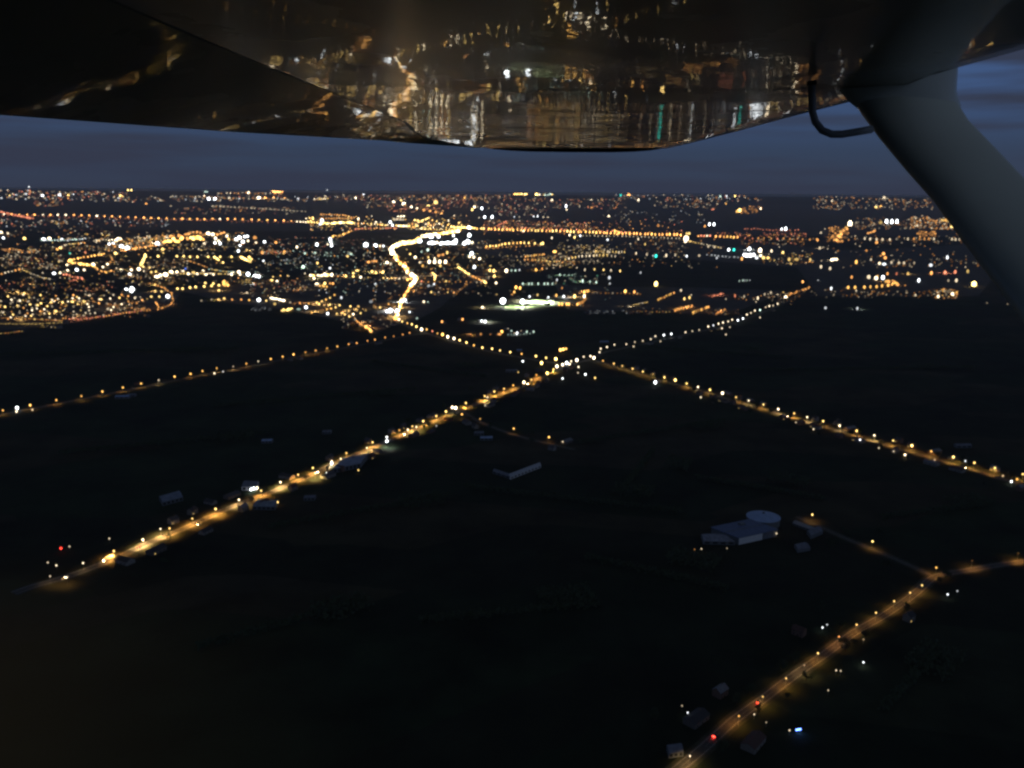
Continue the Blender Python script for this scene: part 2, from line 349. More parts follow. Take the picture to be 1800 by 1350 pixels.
# crossroads cluster
for i, (x, y, k, b_, lb) in enumerate([
    (977, 631, 'y', 2.2, 'big yellow lamp at the head of the crossroads island'), (989, 641, 'w', 1.6, 'first bright lamp right of the crossroads island'), (996, 638, 'W', 2.0, 'brightest white lamp in the string over the crossroads'),
    (1001, 640, 'w', 1.5, 'lower warm lamp in the string over the crossroads'), (1004, 635, 'w', .9, 'small lamp just above the string over the crossroads'), (1014, 633, 'w', 2.1, 'double bright lamp right of the crossroads string'),
    (1026, 627, 'w', .7, 'small lamp between the two branches of the crossroads'), (960, 629, 'y', 1.1, 'yellow lamp above the left arm of the crossroads'),
    (985, 615, 'a', 1.7, 'leftmost of the three orange lamps above the crossroads'), (990, 614, 'a', 1.6, 'middle of the three orange lamps above the crossroads'), (995, 613, 'a', 1.2, 'rightmost of the three orange lamps above the crossroads')]):
    lamp(x, y, k, b_, lb, 'lamps around the crossroads', power=60000 if b_ > 1 else 20000)
YD = [(919, 635, 'W', 1.3, 'white yard lamp left of the crossroads'), (989, 665, 'W', 1.1, 'white yard lamp straight below the crossroads'), (1017, 645, 'w', .9, 'pale yard lamp right below the crossroads string'),
      (1029, 658, 'W', 1.4, 'bluish white yard lamp between pale and yellow ones below the crossroads'), (1046, 664, 'y', .9, 'yellow yard lamp furthest right below the crossroads'), (1016, 655, 'w', .35, 'dim yard lamp under the pale one below the crossroads'),
      (911, 654, 'y', .35, 'dim olive yard lamp left under the crossroads'), (680, 775, 'W', 3.4, 'dazzling white floodlight halfway along the broad diagonal road'), (680, 768, 'W', 1.4, 'smaller white light atop the dazzling floodlight'),
      (630, 826, 'y', .6, 'yellow yard lamp beside the large bluish hall roof'), (574, 831, 'W', .8, 'white yard lamp left of the large bluish hall roof'), (583, 814, 'W', 2.2, 'bright white forecourt light left of the dazzling floodlight'),
      (441, 860, 'W', 2.0, 'leftmost white light of the lit forecourt'), (446, 858, 'W', 2.3, 'middle white light of the lit forecourt'), (452, 857, 'w', 1.8, 'rightmost white light of the lit forecourt'),
      (481, 882, 'y', .6, 'left lamp of the yellow pair by the curved roof'), (488, 882, 'y', 1.0, 'right lamp of the yellow pair by the curved roof'), (30, 717, 'W', 1.6, 'bright white yard light by the faint left road'), (29, 723, 'w', 1, 'warm lamp under the bright white yard light at left'),
      (57, 720, 'w', .4, 'dim yard lamp beside the bright white one at left'), (377, 656, 'w', .8, 'white yard lamp below the faint left road'), (392, 653, 'W', .3, 'faint yard lamp right of the white one by the left road'),
      (107, 963, 'R', 1.3, 'red lamp on the house above the lower left road end'), (122, 960, 'w', .3, 'dim lamp beside the red one at lower left'), (99, 993, 'w', .6, 'small pale lamp below the red one at lower left'), (84, 988, 'w', .3, 'faintest lamp of the group below the red one'),
      (192, 946, 'w', .35, 'faint yard lamp above the lower left road'), (1152, 672, 'W', 2.0, 'very bright white lamp below the road falling right'), (1232, 698, 'w', .6, 'pale garden lamp below the road falling right'),
      (1430, 754, 'w', .5, 'dim garden lamp below the middle of the right road'), (1399, 742, 'w', .25, 'faintest garden lamp below the right road'), (1512, 773, 'W', 1.0, 'white garden lamp below the right road'), (1545, 787, 'w', .3, 'dim garden lamp between the white and the warm ones'),
      (1591, 799, 'w', 1.3, 'bright warm garden lamp below the right road'), (1571, 793, 'w', .3, 'dim garden lamp left of the bright warm one'), (1643, 808, 'w', .3, 'dim garden lamp near the far end of the right road'), (1697, 810, 'W', .5, 'grey white lamp among houses at the right road end'),
      (1778, 846, 'W', 1.2, 'white lamp under the road at the right edge'), (1788, 842, 'a', .7, 'amber lamp under the road at the right edge'), (1763, 836, 'w', .3, 'dim lamp under the road near the right edge'),
      (1446, 1102, 'W', .7, 'white garden lamp above the nearest lit road'), (1454, 1097, 'W', .3, 'dim twin of the white garden lamp above the nearest road'), (1666, 1044, 'W', .7, 'bluish garden lamp below the bend of the nearest road'), (1683, 1038, 'W', .2, 'dim twin right of the bluish garden lamp'),
      (1518, 1163, 'W', .75, 'bluish white garden lamp right of the nearest road'), (1470, 1177, 'w', .4, 'pair of dim garden lamps right of the nearest road, left one'), (1478, 1178, 'w', .3, 'pair of dim garden lamps right of the nearest road, right one'),
      (1518, 1123, 'w', .2, 'faint garden lamp above the bluish white one'), (1456, 1212, 'w', .22, 'faint garden lamp below the dim pair'), (1209, 1251, 'W', .6, 'white garden lamp left of the nearest road near the bottom'), (1199, 1239, 'w', .2, 'dim lamp above the white one near the bottom'),
      (1326, 1254, 'w', .4, 'pale lamp right beside the nearest road'), (1388, 1282, 'w', .4, 'pale porch lamp left of the blue light'), (1347, 1268, 'w', .15, 'faint lamp between the nearest road and the blue light'),
      (1366, 930, 'w', .45, 'upper of two pale lamps on the farm hall corner'), (1365, 937, 'w', .4, 'lower of two pale lamps on the farm hall corner'), (1233, 964, 'w', .3, 'small pale lamp left below the farm'), (1221, 965, 'o', .12, 'faint reddish lamp at the far left below the farm'), (1278, 963, 'w', .12, 'faint lamp under the farm annex'),
      (989, 776, 'w', .4, 'dim pale lamp right of the two lone amber ones'), (767, 748, 'W', .25, 'dim grey lamp below the broad diagonal road'), (853, 712, 'w', .4, 'pale lamp under the broad diagonal road near the lane'), (1269, 577, 'w', .6, 'pale lamp below the climbing white road'), (1283, 575, 'w', .3, 'dim lamp below the climbing white road'), (1276, 588, 'w', .4, 'lowest pale lamp below the climbing white road'),
      (1114, 609, 'w', .4, 'small lamp below the start of the climbing white road'), (1161, 600, 'w', .3, 'second small lamp below the climbing white road'), (1336, 558, 'w', .4, 'small lamp under the green one')]
for x, y, k, b_, lb in YD:
    hz = 5.0 if b_ < 2.5 else 11
    lamp(x, y, k, b_, lb, 'yard and garden lamps', hz=hz, power=600 * b_ ** 2 if b_ < 2.5 else 26000, cat='yard lamp', name='yard_lamp')

# ------------------------------------------------------------------ the lights of the town
DOTS = []                                     # (px, py, key, brightness, width px, height px)
def dot(x, y, k='w', b_=1.0, w=2.6, h=None): DOTS.append((x, y, k, b_, w, h or w * 1.25))
def line(pts, sp, k, b_=1.0, w=2.6, j=.6, h=None, vary=.35):
    if sp < 4.6: vary, j = max(vary, .62), j * 1.6
    for (x0, y0), (x1, y1) in zip(pts, pts[1:]):
        L = math.hypot(x1 - x0, y1 - y0); n = max(1, round(L / sp))
        for i in range(n):
            t_ = (i + .5) / n
            dot(x0 + (x1 - x0) * t_ + random.uniform(-j, j), y0 + (y1 - y0) * t_ + random.uniform(-j, j) * .5, random.choice(k), b_ * random.uniform(1 - vary, 1 + vary), w * random.uniform(.8, 1.2), h)
def area(x0, y0, x1, y1, n, k, b0=.1, b1=.6, w=2.3, slope=0.0, pw=2.2):
    for i in range(int(n * 2.0)):
        x = random.uniform(x0, x1); y = random.uniform(y0, y1) + slope * (x - x0)
        dot(x, y, random.choice(k), b0 + (b1 - b0) * random.random() ** pw, w * random.uniform(.7, 1.2))
# --- motorway
line([(0, 376), (150, 378), (300, 384), (420, 385), (520, 388)], 14, 'oooaw', 1.6, 3.0, .8)
line([(0, 372), (40, 381), (60, 384)], 5, 'r', .5, 4)
line([(0, 378), (520, 391)], 9, 'r', .16, 3, 2)
line([(520, 389), (560, 391)], 5, 'yw', 1.5, 3)
line([(560, 392), (585, 393), (600, 391), (625, 392)], 4, 'yyw', 2.2, 4.2)
dot(566, 388, 'W', 2.6, 6, 9); dot(563, 394, 'W', 1.6, 5); line([(562, 377), (600, 377), (625, 383)], 5, 'o', .55, 3.4)
line([(560, 384), (620, 384)], 5, 'o', .4, 4)
line([(536, 384), (552, 382), (548, 387), (536, 391)], 5, 'yw', 1.5, 3)
line([(628, 392), (660, 394), (690, 396)], 5, 'oyw', 1.2, 3, 2)
dot(686, 391, 'W', 2.4, 5, 8); dot(690, 396, 'W', 1.8, 4, 7); dot(630, 385, 'w', 1.6, 4, 7); dot(661, 390, 'w', 1.4, 3.4)
line([(698, 380), (712, 380)], 5, 'w', 2.0, 3.6); line([(690, 385), (712, 386)], 6, 'w', .5, 5)
line([(694, 396), (707, 397), (722, 397)], 5, 'yw', 1.8, 3.8)
for i in range(46): dot(random.uniform(722, 812), random.uniform(386, 402) + 0.02 * i, random.choice('yyaow'), random.uniform(.5, 1.6), 2.8, 4.5)
line([(728, 386), (738, 390), (750, 384), (756, 382)], 4, 'y', 1.5, 3.2)
line([(792, 398), (812, 400), (835, 400)], 3.5, 'y', 2.0, 4, 1.2); dot(824, 401, 'W', 2.8, 8, 10)
line([(740, 402), (812, 404)], 5, 'ay', 1.0, 3)
line([(835, 402), (900, 404), (1000, 407), (1090, 410), (1130, 411), (1200, 413)], 6.4, 'ooaaoy', 2.0, 2.5, 1.2, 7)
line([(840, 400), (1000, 403), (1110, 408)], 8, 'or', .8, 2.4, 2, 4.5)
line([(1000, 413), (1110, 415), (1205, 419)], 7, 'w', .35, 2.2, 1, 4)
area(850, 386, 1040, 400, 70, 'oorw', .1, .7, 2.3, .02)
line([(872, 397), (892, 388)], 4, 'r', .5, 3); line([(1078, 404), (1090, 408), (1084, 412)], 3, 'a', 1.6, 3)
dot(1020, 414, 'W', 1.8, 2.8, 5); dot(920, 406, 'w', 1.8, 3, 5); dot(1001, 413, 'w', 1.6, 3, 6); dot(1010, 417, 'y', 2, 3.4, 6); dot(970, 418, 'w', 1.1, 3, 6)
line([(1205, 411), (1213, 410)], 4, 'y', 1.8, 4, h=7); dot(1206, 420, 'w', 3, 9, 13); dot(1205, 424, 'w', 2, 5, 7); dot(1213, 424, 'y', .8, 4)
line([(1225, 414), (1250, 414)], 5, 'oryw', 1.3, 3.2); line([(1256, 415), (1300, 417)], 6, 'oa', 1.3, 2.8, 1, 6)
line([(1305, 418), (1440, 421)], 11, 'or', .45, 2.6, 1.5, 5); dot(1377, 419, 'o', 1, 3, 5); area(1260, 408, 1420, 416, 34, 'orr', .08, .4, 2.6)
line([(1305, 401), (1375, 405), (1405, 404)], 6, 'r', .25, 3, 2)
area(1300, 420, 1420, 430, 26, 'row', .05, .28, 2.6)
dot(1374, 403, 'W', 1.6, 3.4, 7); dot(1381, 403, 'W', 3, 4, 10); dot(1247, 395, 'W', 2.8, 3.6, 9); dot(1255, 395, 'W', 2.8, 3.6, 9); dot(1239, 398, 'o', .7, 4, 7)
# --- far rim on the horizon
for q in [(17, 343, 'y', .8), (14, 334, 'w', .45), (51, 328, 'W', .25), (75, 344, 'W', 1.8, 4.4), (105, 343, 'W', 1.1, 5), (120, 343, 'y', 1.3, 4), (120, 348, 'o', .7), (46, 341, 'W', .5, 4), (212, 344, 'y', 1.4, 4.4), (216, 345, 'y', 1.1), (225, 334, 'y', 1.5, 3.4), (231, 334, 'y', 1.5, 3.4), (257, 358, 'o', .75, 4), (282, 352, 'w', .35, 4),
          (359, 344, 'w', 1.2, 3.4), (367, 350, 'W', 3, 5, 8), (378, 350, 'W', 3, 5.4, 8), (362, 337, 'g', .3, 8, 5), (405, 339, 'w', .7), (403, 348, 'w', .6, 4), (437, 339, 'w', 1.8, 5), (455, 348, 'w', 3, 6), (466, 348, 'o', 1.5, 5), (481, 347, 'o', 1.3, 4), (501, 348, 'o', 1.1, 3.5), (420, 349, 'W', .5), (524, 349, 'W', .5, 4),
          (570, 349, 'y', .8, 4), (563, 350, 'y', .4, 5), (575, 334, 'W', .25), (573, 345, 'w', .5), (625, 348, 'w', 1.8, 4, 6), (639, 342, 'W', .8, 4), (692, 355, 'w', 1.8, 5.5), (705, 352, 'y', 1.5, 4), (710, 359, 'w', 3, 7), (723, 364, 'w', 1.9, 5), (733, 366, 'w', 1.3, 4), (745, 369, 'o', .9, 5), (756, 371, 'o', .9, 5), (766, 373, 'o', .7, 5), (776, 375, 'o', 1.2, 4),
          (753, 361, 'y', 1.2, 8, 4), (766, 357, 'y', 1.1, 8, 12), (834, 364, 'w', 2.4, 4, 7), (830, 369, 'y', 1.6, 4, 8), (847, 367, 'W', 2.6, 4, 9), (852, 382, 'W', 3, 4.4, 8), (865, 382, 'W', 3, 4.4, 9), (842, 382, 'w', .6), (817, 348, 'a', 1.2, 3, 6), (797, 348, 'w', .5), (882, 358, 'w', .5), (853, 348, 'w', .4),
          (943, 342, 'y', 2.2, 6), (948, 342, 'w', 1.2, 4), (970, 352, 'w', 1.1, 5), (995, 363, 'W', 2.5, 3.6, 9), (996, 368, 'w', 1.5, 3), (1070, 380, 'w', 1.3, 4, 6), (938, 380, 'W', .9, 2.6, 5), (945, 380, 'W', 1.2, 2.6, 6), (955, 381, 'w', .6), (963, 381, 'w', .5), (904, 381, 'W', .6, 2.6, 5), (913, 381, 'w', .35), (927, 363, 'w', .4), (958, 363, 'w', .35),
          (1091, 343, 't', .6, 4), (1105, 343, 'o', 1.2, 6), (1122, 352, 'w', 1.6, 3, 7), (1039, 351, 'w', .4, 4), (1157, 397, 'o', .3, 5, 9), (1040, 365, 'o', .4, 5), (1266, 345, 'g', .7, 3, 6), (1277, 345, 'W', .6, 2.6, 6), (1292, 345, 'y', 1.5, 3, 7), (1276, 358, 'a', .6, 3, 6), (1261, 358, 'w', .4), (1300, 371, 'y', 2.4, 6, 11), (1296, 372, 'a', .8, 6), (1337, 367, 'w', 1.5, 2.6, 7),
          (1253, 368, 'r', .4, 6, 5), (1463, 353, 'w', .6, 4, 6), (1473, 362, 'w', .4), (1540, 364, 'y', 1.3, 4.4, 5), (1548, 363, 'a', 1.2, 4, 5), (1554, 348, 'w', .5, 6), (1451, 353, 'w', .25)]:
    dot(*q)
line([(902, 341), (928, 341)], 4, 'ya', 1.6, 4.2, .8); line([(953, 342), (972, 342)], 4, 'gy', .45, 4, 1); line([(478, 337), (498, 337)], 4, 'oy', 1.5, 4.2, .6)
line([(380, 339), (500, 340)], 7, 'wo', .25, 3.4, 2); line([(335, 346), (510, 350)], 7, 'wo', .25, 3.4, 2); line([(550, 350), (578, 349)], 5, 'wy', .5, 3.5)
area(0, 333, 240, 350, 90, 'wworW', .06, .45, 2.8, .02); area(60, 352, 110, 362, 16, 'row', .06, .25, 3)
area(240, 344, 620, 354, 80, 'wworW', .05, .35, 2.8, .0); area(600, 342, 900, 352, 90, 'wor', .05, .35, 2.8, .0)
area(680, 356, 780, 372, 40, 'oor', .1, .45, 3, .03); area(780, 348, 1100, 366, 110, 'wor', .05, .33, 2.8)
area(1080, 341, 1340, 352, 60, 'worW', .05, .3, 2.8, .01); area(1300, 362, 1340, 375, 18, 'o', .08, .3, 3.4); area(1430, 345, 1480, 368, 30, 'wo', .05, .22, 3)
area(1150, 352, 1260, 366, 30, 'ow', .04, .2, 3); area(1480, 346, 1640, 366, 60, 'wo', .05, .25, 3, .02)
area(300, 360, 520, 376, 40, 'rwo', .05, .22, 3); line([(370, 362), (410, 364), (500, 369), (540, 372)], 7, 'w', .18, 4, 1)
area(0, 384, 300, 398, 60, 'worW', .06, .4, 2.4); area(90, 388, 120, 393, 7, 'yow', .15, .5); dot(142, 388, 'W', .7, 3)
area(640, 355, 690, 366, 16, 'wo', .05, .25, 3); area(870, 365, 960, 378, 26, 'wr', .05, .25, 3); area(1060, 370, 1240, 392, 26, 'wW', .05, .2, 2.6)
# --- shopping park left
line([(0, 407), (5, 409)], 4, 'w', 1.8, 4); dot(14, 410, 'w', .7, 4); dot(6, 418, 'W', 1.7, 4.2); dot(43, 419, 'y', 1.7, 5); dot(77, 420, 'W', 2.4, 7, 5); dot(87, 419, 'w', 2.2, 6, 6); dot(109, 421, 'W', 1.8, 4.4)
line([(70, 422), (110, 422), (152, 419)], 4, 'Wg', .55, 3, .8, 2.6)
line([(98, 438), (104, 437), (115, 430), (150, 427)], 5, 'ywo', .7, 3, 1.5); dot(106, 436, 'y', 1.8, 4.6, 5.5); dot(101, 438, 'a', 1, 3.5)
dot(123, 445, 't', .45, 3.6); dot(150, 443, 'r', .6, 3.4); area(110, 432, 200, 440, 22, 'wo', .08, .4)
area(3, 436, 70, 442, 22, 'oow', .15, .6, 2.8, .04); area(5, 445, 60, 455, 14, 'w', .08, .35); area(0, 450, 110, 470, 28, 'wor', .05, .25)
line([(123, 457), (145, 452), (170, 448), (185, 446)], 6, 'ao', 1.3, 3.2, 1); line([(118, 459), (126, 461), (140, 463), (155, 465), (165, 468)], 5, 'a', 1.5, 3.6, .8); dot(123, 458, 'a', 2.0, 5.5, 7); dot(141, 464, 'y', 1.8, 4.4); dot(153, 465, 'y', 1.8, 4.4); dot(164, 465, 'w', 2.2, 6)
line([(165, 469), (178, 476), (190, 478), (198, 474)], 4, 'ao', .9, 3, 1); line([(192, 446), (197, 455), (192, 464)], 4, 'o', .4, 2.6); dot(189, 464, 'w', 1.8, 4); dot(181, 469, 'w', 1.6, 3.8); dot(203, 445, 'y', 2.1, 4.6, 6)
dot(118, 465, 'w', 1.4, 3.6); dot(119, 475, 'w', 1.7, 4); dot(135, 474, 'W', 2.4, 5.2); dot(148, 474, 'w', 1.7, 4); dot(95, 480, 'W', 2.2, 6, 5); dot(106, 479, 'w', 1.6, 3.6); dot(75, 479, 'w', .5)
line([(112, 481), (130, 486), (148, 490)], 4, 'r', .55, 3.2, 1.2); line([(121, 494), (135, 491)], 4, 'r', .4, 3); line([(0, 482), (12, 478), (30, 474), (38, 472)], 6, 'ow', .6, 3); line([(38, 472), (50, 478), (75, 488), (90, 490)], 4, 'yw', .4, 2.4, .5)
line([(100, 460), (112, 458)], 4, 'wy', .55, 3.4, 1.4); area(70, 463, 100, 472, 12, 'w', .1, .35)
line([(165, 423), (185, 420), (200, 423), (215, 422)], 4, 'wo', .5, 3.4, 1.6)
dot(192, 429, 'W', 2, 4.6); dot(199, 428, 'W', 2, 5); line([(200, 423), (214, 421)], 3.5, 'w', 2.4, 5.4, 1.4); dot(214, 434, 'W', 3.2, 7.4); dot(224, 437, 'W', 3.2, 8); dot(277, 429, 'W', 3, 7.4); dot(203, 444, 'y', 1.6, 3.8)
line([(215, 440), (235, 437), (260, 433), (275, 430)], 4, 'oo', 1.0, 3.2, 1.2); area(190, 428, 290, 436, 34, 'oow', .1, .7, 2.8, -.06); area(220, 418, 300, 430, 50, 'owy', .15, .9, 3, -.08)
line([(288, 427), (300, 424), (315, 425)], 3.5, 'ay', 1.9, 5, 1.6); line([(315, 420), (335, 419), (345, 417), (362, 420)], 3.5, 'aayo', 1.8, 5, 2.5); line([(290, 417), (325, 412), (345, 408), (360, 411)], 4, 'o', .8, 3.6, 2)
dot(305, 420, 'y', 2, 6); dot(340, 420, 'y', 2, 6); dot(352, 420, 'y', 1.8, 5); dot(359, 428, 'w', 2, 4); dot(366, 411, 'w', 2.6, 7); dot(374, 412, 'w', 2.2, 6); dot(379, 419, 'w', 1.9, 4.6, 8); dot(378, 427, 'W', 2, 4.6, 8); dot(387, 428, 'W', 2, 4.4, 8); dot(384, 423, 'w', 1.6, 4); line([(381, 411), (396, 409)], 3.5, 'o', 1.0, 4, 1.4); dot(399, 415, 'w', 1.6, 4.6, 7); dot(402, 420, 'y', 1.4, 4)
for q in [(415, 421, 'W', 2.8, 6), (421, 418, 'W', 2.8, 7), (427, 425, 'W', 2.8, 6), (430, 416, 'W', 2.4, 5), (435, 415, 'W', 2.4, 4.4), (422, 431, 'W', 2, 4), (436, 423, 'w', 1.6, 4), (419, 441, 'W', 1.9, 5), (434, 439, 'y', .6, 4), (448, 418, 'o', .5, 7), (450, 426, 'w', 1.1, 4), (465, 425, 'W', 2.4, 5), (485, 426, 'o', 1, 5), (461, 444, 'o', .9, 5), (463, 458, 'W', 1.4, 3.4), (466, 462, 'w', .5), (500, 442, 'o', .9, 5), (498, 445, 'y', .7), (522, 434, 'w', 2, 4, 6), (557, 430, 'W', 2.6, 5, 9)]: dot(*q)
line([(580, 418), (582, 426), (583, 434)], 4, 'W', 2.4, 5.4, .4); line([(582, 416), (597, 414), (612, 408), (618, 404)], 4, 'ao', 1.1, 3.6, .8); dot(576, 429, 'w', 1.2, 3.4)
line([(622, 402), (640, 401), (700, 400)], 5, 'or', .7, 3.2, 1.5); area(455, 440, 510, 446, 16, 'wor', .1, .5); area(470, 450, 560, 465, 22, 'gwW', .05, .28, 2.6); area(530, 442, 650, 450, 16, 'wg', .1, .5)
# --- avenue below the shopping park
line([(256, 446), (255, 452), (250, 460), (247, 468)], 3.2, 'y', 1.9, 4.6, .3); dot(252, 469, 'y', 1.6, 4); dot(286, 438, 'y', 1.2, 5, 7); dot(287, 444, 'y', .7, 3); dot(278, 450, 'y', 1.6, 4.4)
for x, y in ((311, 450), (323, 450), (334, 451), (347, 451), (366, 451), (387, 451), (392, 461), (407, 451)): dot(x, y, 'y', 1.6, 3.8, 5)
line([(376, 451), (385, 457)], 3, 'y', 1.7, 4.4, .3); line([(422, 451), (432, 456), (441, 460)], 3, 'y', 1.9, 4.6, .3); dot(438, 452, 'y', 1.9, 5); dot(442, 455, 'y', 1.5, 4)
line([(330, 457), (350, 464), (365, 470)], 4, 'o', .35, 2.6, .6); line([(365, 472), (400, 477), (430, 478)], 5, 'yg', .35, 4, 1, 3)
for q in [(205, 471, 'w', .7), (215, 473, 'w', .8), (231, 474, 'w', 1.9, 4.4), (244, 473, 'w', 2.4, 6), (228, 482, 'W', 2.2, 5), (253, 476, 'w', 1.1), (263, 470, 'y', 1, 3.4), (266, 478, 'y', 1, 4), (274, 477, 'y', 1, 4), (276, 486, 'w', 2.6, 9, 6), (282, 484, 'w', 2, 6), (291, 483, 'w', 3, 9, 9), (301, 478, 'w', 2.6, 7, 7), (311, 478, 'w', 2, 5), (326, 472, 'b', .5, 4), (322, 476, 'w', 1.1, 4), (331, 481, 'w', 1.6, 5), (340, 478, 'y', .8, 7, 4), (347, 481, 'w', 1.4, 4), (357, 476, 'w', 1.8, 4.4), (362, 482, 'w', 1.9, 6, 4), (375, 482, 'w', 1.4, 4), (407, 482, 'w', 1.9, 4.6, 7), (420, 478, 'w', 2.2, 6), (422, 482, 'w', 1.6, 4), (436, 482, 'W', 2.8, 7.2), (449, 485, 'W', 2.8, 9, 7), (455, 486, 'W', 1.8, 6), (410, 478, 'w', 1.4), (419, 488, 'o', .8)]: dot(*q)
line([(295, 480), (350, 480), (410, 481)], 6, 'yw', .5, 4.4, 1.4, 3); area(420, 490, 445, 498, 12, 'y', .1, .5)
area(200, 455, 330, 474, 30, 'wo', .06, .35); area(200, 476, 290, 490, 22, 'wo', .08, .4)
for x, y, b_ in ((312, 507, 1.6), (321, 507, 1.6), (334, 505, 1.8), (344, 504, 1.8), (359, 503, 1.8), (361, 497, 1.3), (372, 502, 1.7), (375, 498, 1.6), (385, 501, 1.7), (385, 510, 1.4)): dot(x, y, 'y', b_, 4.2, 5)
line([(390, 495), (395, 500), (399, 502), (396, 492)], 3, 'a', 1.2, 5, 1.6)
line([(230, 505), (233, 509)], 3, 'W', 3, 6, .4); dot(222, 508, 'W', 2.4, 6, 5); dot(231, 511, 'W', 2.6, 7)
for x, y, k, b_ in ((354, 528, 'w', .25), (372, 526, 'w', .25), (384, 526, 'y', 1.1), (394, 524, 'y', 1.4), (408, 526, 'o', .8), (424, 526, 'o', .9), (438, 527, 'a', 1.1), (468, 528, 'y', 1.2), (527, 532, 'o', .8), (543, 533, 'a', .8), (434, 514, 'w', .6), (510, 531, 'w', .3)): dot(x, y, k, b_, 3.4)
dot(455, 527, 'W', 2.8, 7, 8); line([(475, 523), (500, 528)], 3, 'w', 2.2, 5, .3, 4.5); dot(483, 534, 'y', .5, 5); line([(494, 545), (514, 543)], 3, 'y', 1.5, 6, 1.2, 5); dot(538, 540, 'W', 2.2, 6); dot(525, 543, 'g', .3, 8, 4); area(440, 540, 475, 545, 8, 'W', .05, .12)
# --- terrace estate lower left
for rr in range(9):
    y0 = 520 + rr * 5.2
    x1 = [240, 262, 250, 230, 205, 195, 180, 150, 110][rr]
    x = -5.0 + rr * 7 % 13
    while x < x1:
        if random.random() < .72:
            dot(x + random.uniform(-4, 4), y0 + random.uniform(-2.5, 2.5), random.choice('yywwow'), random.choice([.2, .3, .5, .9, 1.3]), 3.1, 4.2)
        x += random.uniform(8, 17)
for x, y, b_ in ((43, 515, 1.1), (31, 513, .8), (53, 535, 1.4), (66, 536, 1.3), (90, 531, 1.3), (110, 531, 1.5), (128, 530, 1.5), (99, 547, 1.7), (31, 537, 1.3), (9, 539, 1.4), (178, 526, 1.6), (147, 529, 1), (210, 523, 1.2), (72, 533, 1.6), (266, 521, 1.2), (280, 521, 1.1), (273, 500, 1.2), (284, 512, 1), (273, 511, 1)): dot(x, y, 'y', b_, 3.6, 4.6)
dot(295, 521, 'W', 2.4, 7); line([(270, 499), (290, 506), (302, 516), (305, 526), (298, 536), (285, 541), (275, 543)], 3.4, 'o', .5, 2.8, .7); line([(274, 530), (279, 540)], 3, 'o', .6, 3)
line([(108, 559), (140, 561), (180, 556), (230, 548), (265, 544)], 5, 'or', .45, 2.8, 1); line([(0, 558), (60, 560), (110, 563)], 4, 'o', .28, 3, .8, 2.2); line([(0, 568), (60, 569), (110, 566)], 4, 'y', .22, 3, .8, 2.2); line([(0, 586), (40, 581)], 4, 'yo', .2, 3, .5, 2)
area(0, 494, 200, 512, 40, 'wor', .05, .35); area(205, 540, 255, 546, 10, 'ow', .15, .6); area(70, 571, 100, 575, 6, 'yw', .05, .2)
area(260, 455, 300, 470, 10, 'w', .05, .25); area(440, 490, 540, 512, 34, 'wor', .06, .35)
# --- inner suburbs, centre left
for q in [(480, 486, 'y', 1.1), (477, 492, 'y', 1.8, 7, 4), (487, 494, 'w', 1.8, 4.4), (493, 484, 'a', 1.1), (505, 484, 'y', 1.4), (533, 469, 'g', 1.3, 6), (580, 471, 'W', 1.4, 4), (536, 480, 'w', .8), (558, 462, 'y', 1.5, 3.6, 6), (536, 445, 'g', .7, 4), (554, 444, 'g', .6, 4), (611, 450, 'y', 1.1, 4), (617, 446, 'g', .6, 6, 4), (588, 449, 'o', .5), (594, 485, 'o', 1), (608, 485, 'y', 1.7, 4.4), (621, 480, 'y', 1.6, 4.4), (621, 486, 'y', 1.7, 4.6), (628, 475, 'y', 1.5, 8, 4), (634, 487, 'w', 1.7, 5), (654, 477, 'y', 1.9, 4.4), (661, 479, 'y', 1.8, 4.4), (673, 478, 'y', 1.9, 5.4), (647, 487, 'y', .5), (674, 488, 'y', 1.6), (688, 488, 'y', 1.6), (702, 489, 'w', 1.4), (660, 499, 'W', .8, 4), (572, 508, 'w', .6), (680, 462, 'w', 2.2, 6.4), (687, 464, 'w', .7, 5), (643, 431, 'W', 3, 9), (660, 432, 'W', 2.6, 7.4), (668, 432, 'w', 1.2, 4), (674, 432, 'W', 1.6, 4), (650, 443, 'w', .6)]: dot(*q)
line([(545, 484), (580, 483)], 3.6, 'yyw', 1.8, 4.4, 1); dot(552, 489, 'w', 2, 5); dot(583, 483, 'w', 2.2, 6, 8); dot(571, 482, 'w', 2.2, 6, 7); dot(557, 499, 'w', 1.9, 7, 6); dot(571, 498, 'y', 1.8, 5, 7); line([(557, 500), (575, 504)], 4, 'a', .8, 4, 1); line([(578, 497), (587, 498)], 4, 'o', .9, 4)
line([(644, 461), (655, 459), (663, 458)], 3.4, 'o', .8, 4.6, 1); area(640, 450, 700, 476, 26, 'wo', .06, .3); area(590, 465, 700, 500, 30, 'wgo', .05, .3)
for x, y, b_ in ((588, 518, .8), (580, 523, .9), (573, 526, 1), (566, 529, .9), (561, 534, 1.5), (557, 531, 1), (580, 535, 1.5), (597, 536, 1.4), (616, 538, 1.6), (630, 538, .8), (626, 543, .8), (582, 542, 1.2), (590, 540, 1.2), (575, 543, .7), (548, 549, .9), (554, 547, .9), (592, 551, 1), (601, 550, 1.2), (606, 552, 1.2), (607, 546, .7), (613, 546, .8), (614, 556, 1.3), (634, 550, 1.1), (643, 545, .3)): dot(x, y, random.choice('yya'), b_, 3.5, 4.6)
dot(576, 551, 'W', 1.9, 5); dot(621, 552, 'w', 1.8, 4.4); dot(612, 570, 'w', .3); dot(600, 523, 'W', .7, 4, 7); dot(652, 530, 'W', .18, 7, 7)
line([(622, 558), (630, 566), (640, 574)], 3, 'wo', .6, 3.4, .4); line([(640, 572), (650, 578), (654, 583)], 2.6, 'ao', 1.5, 5, .6)
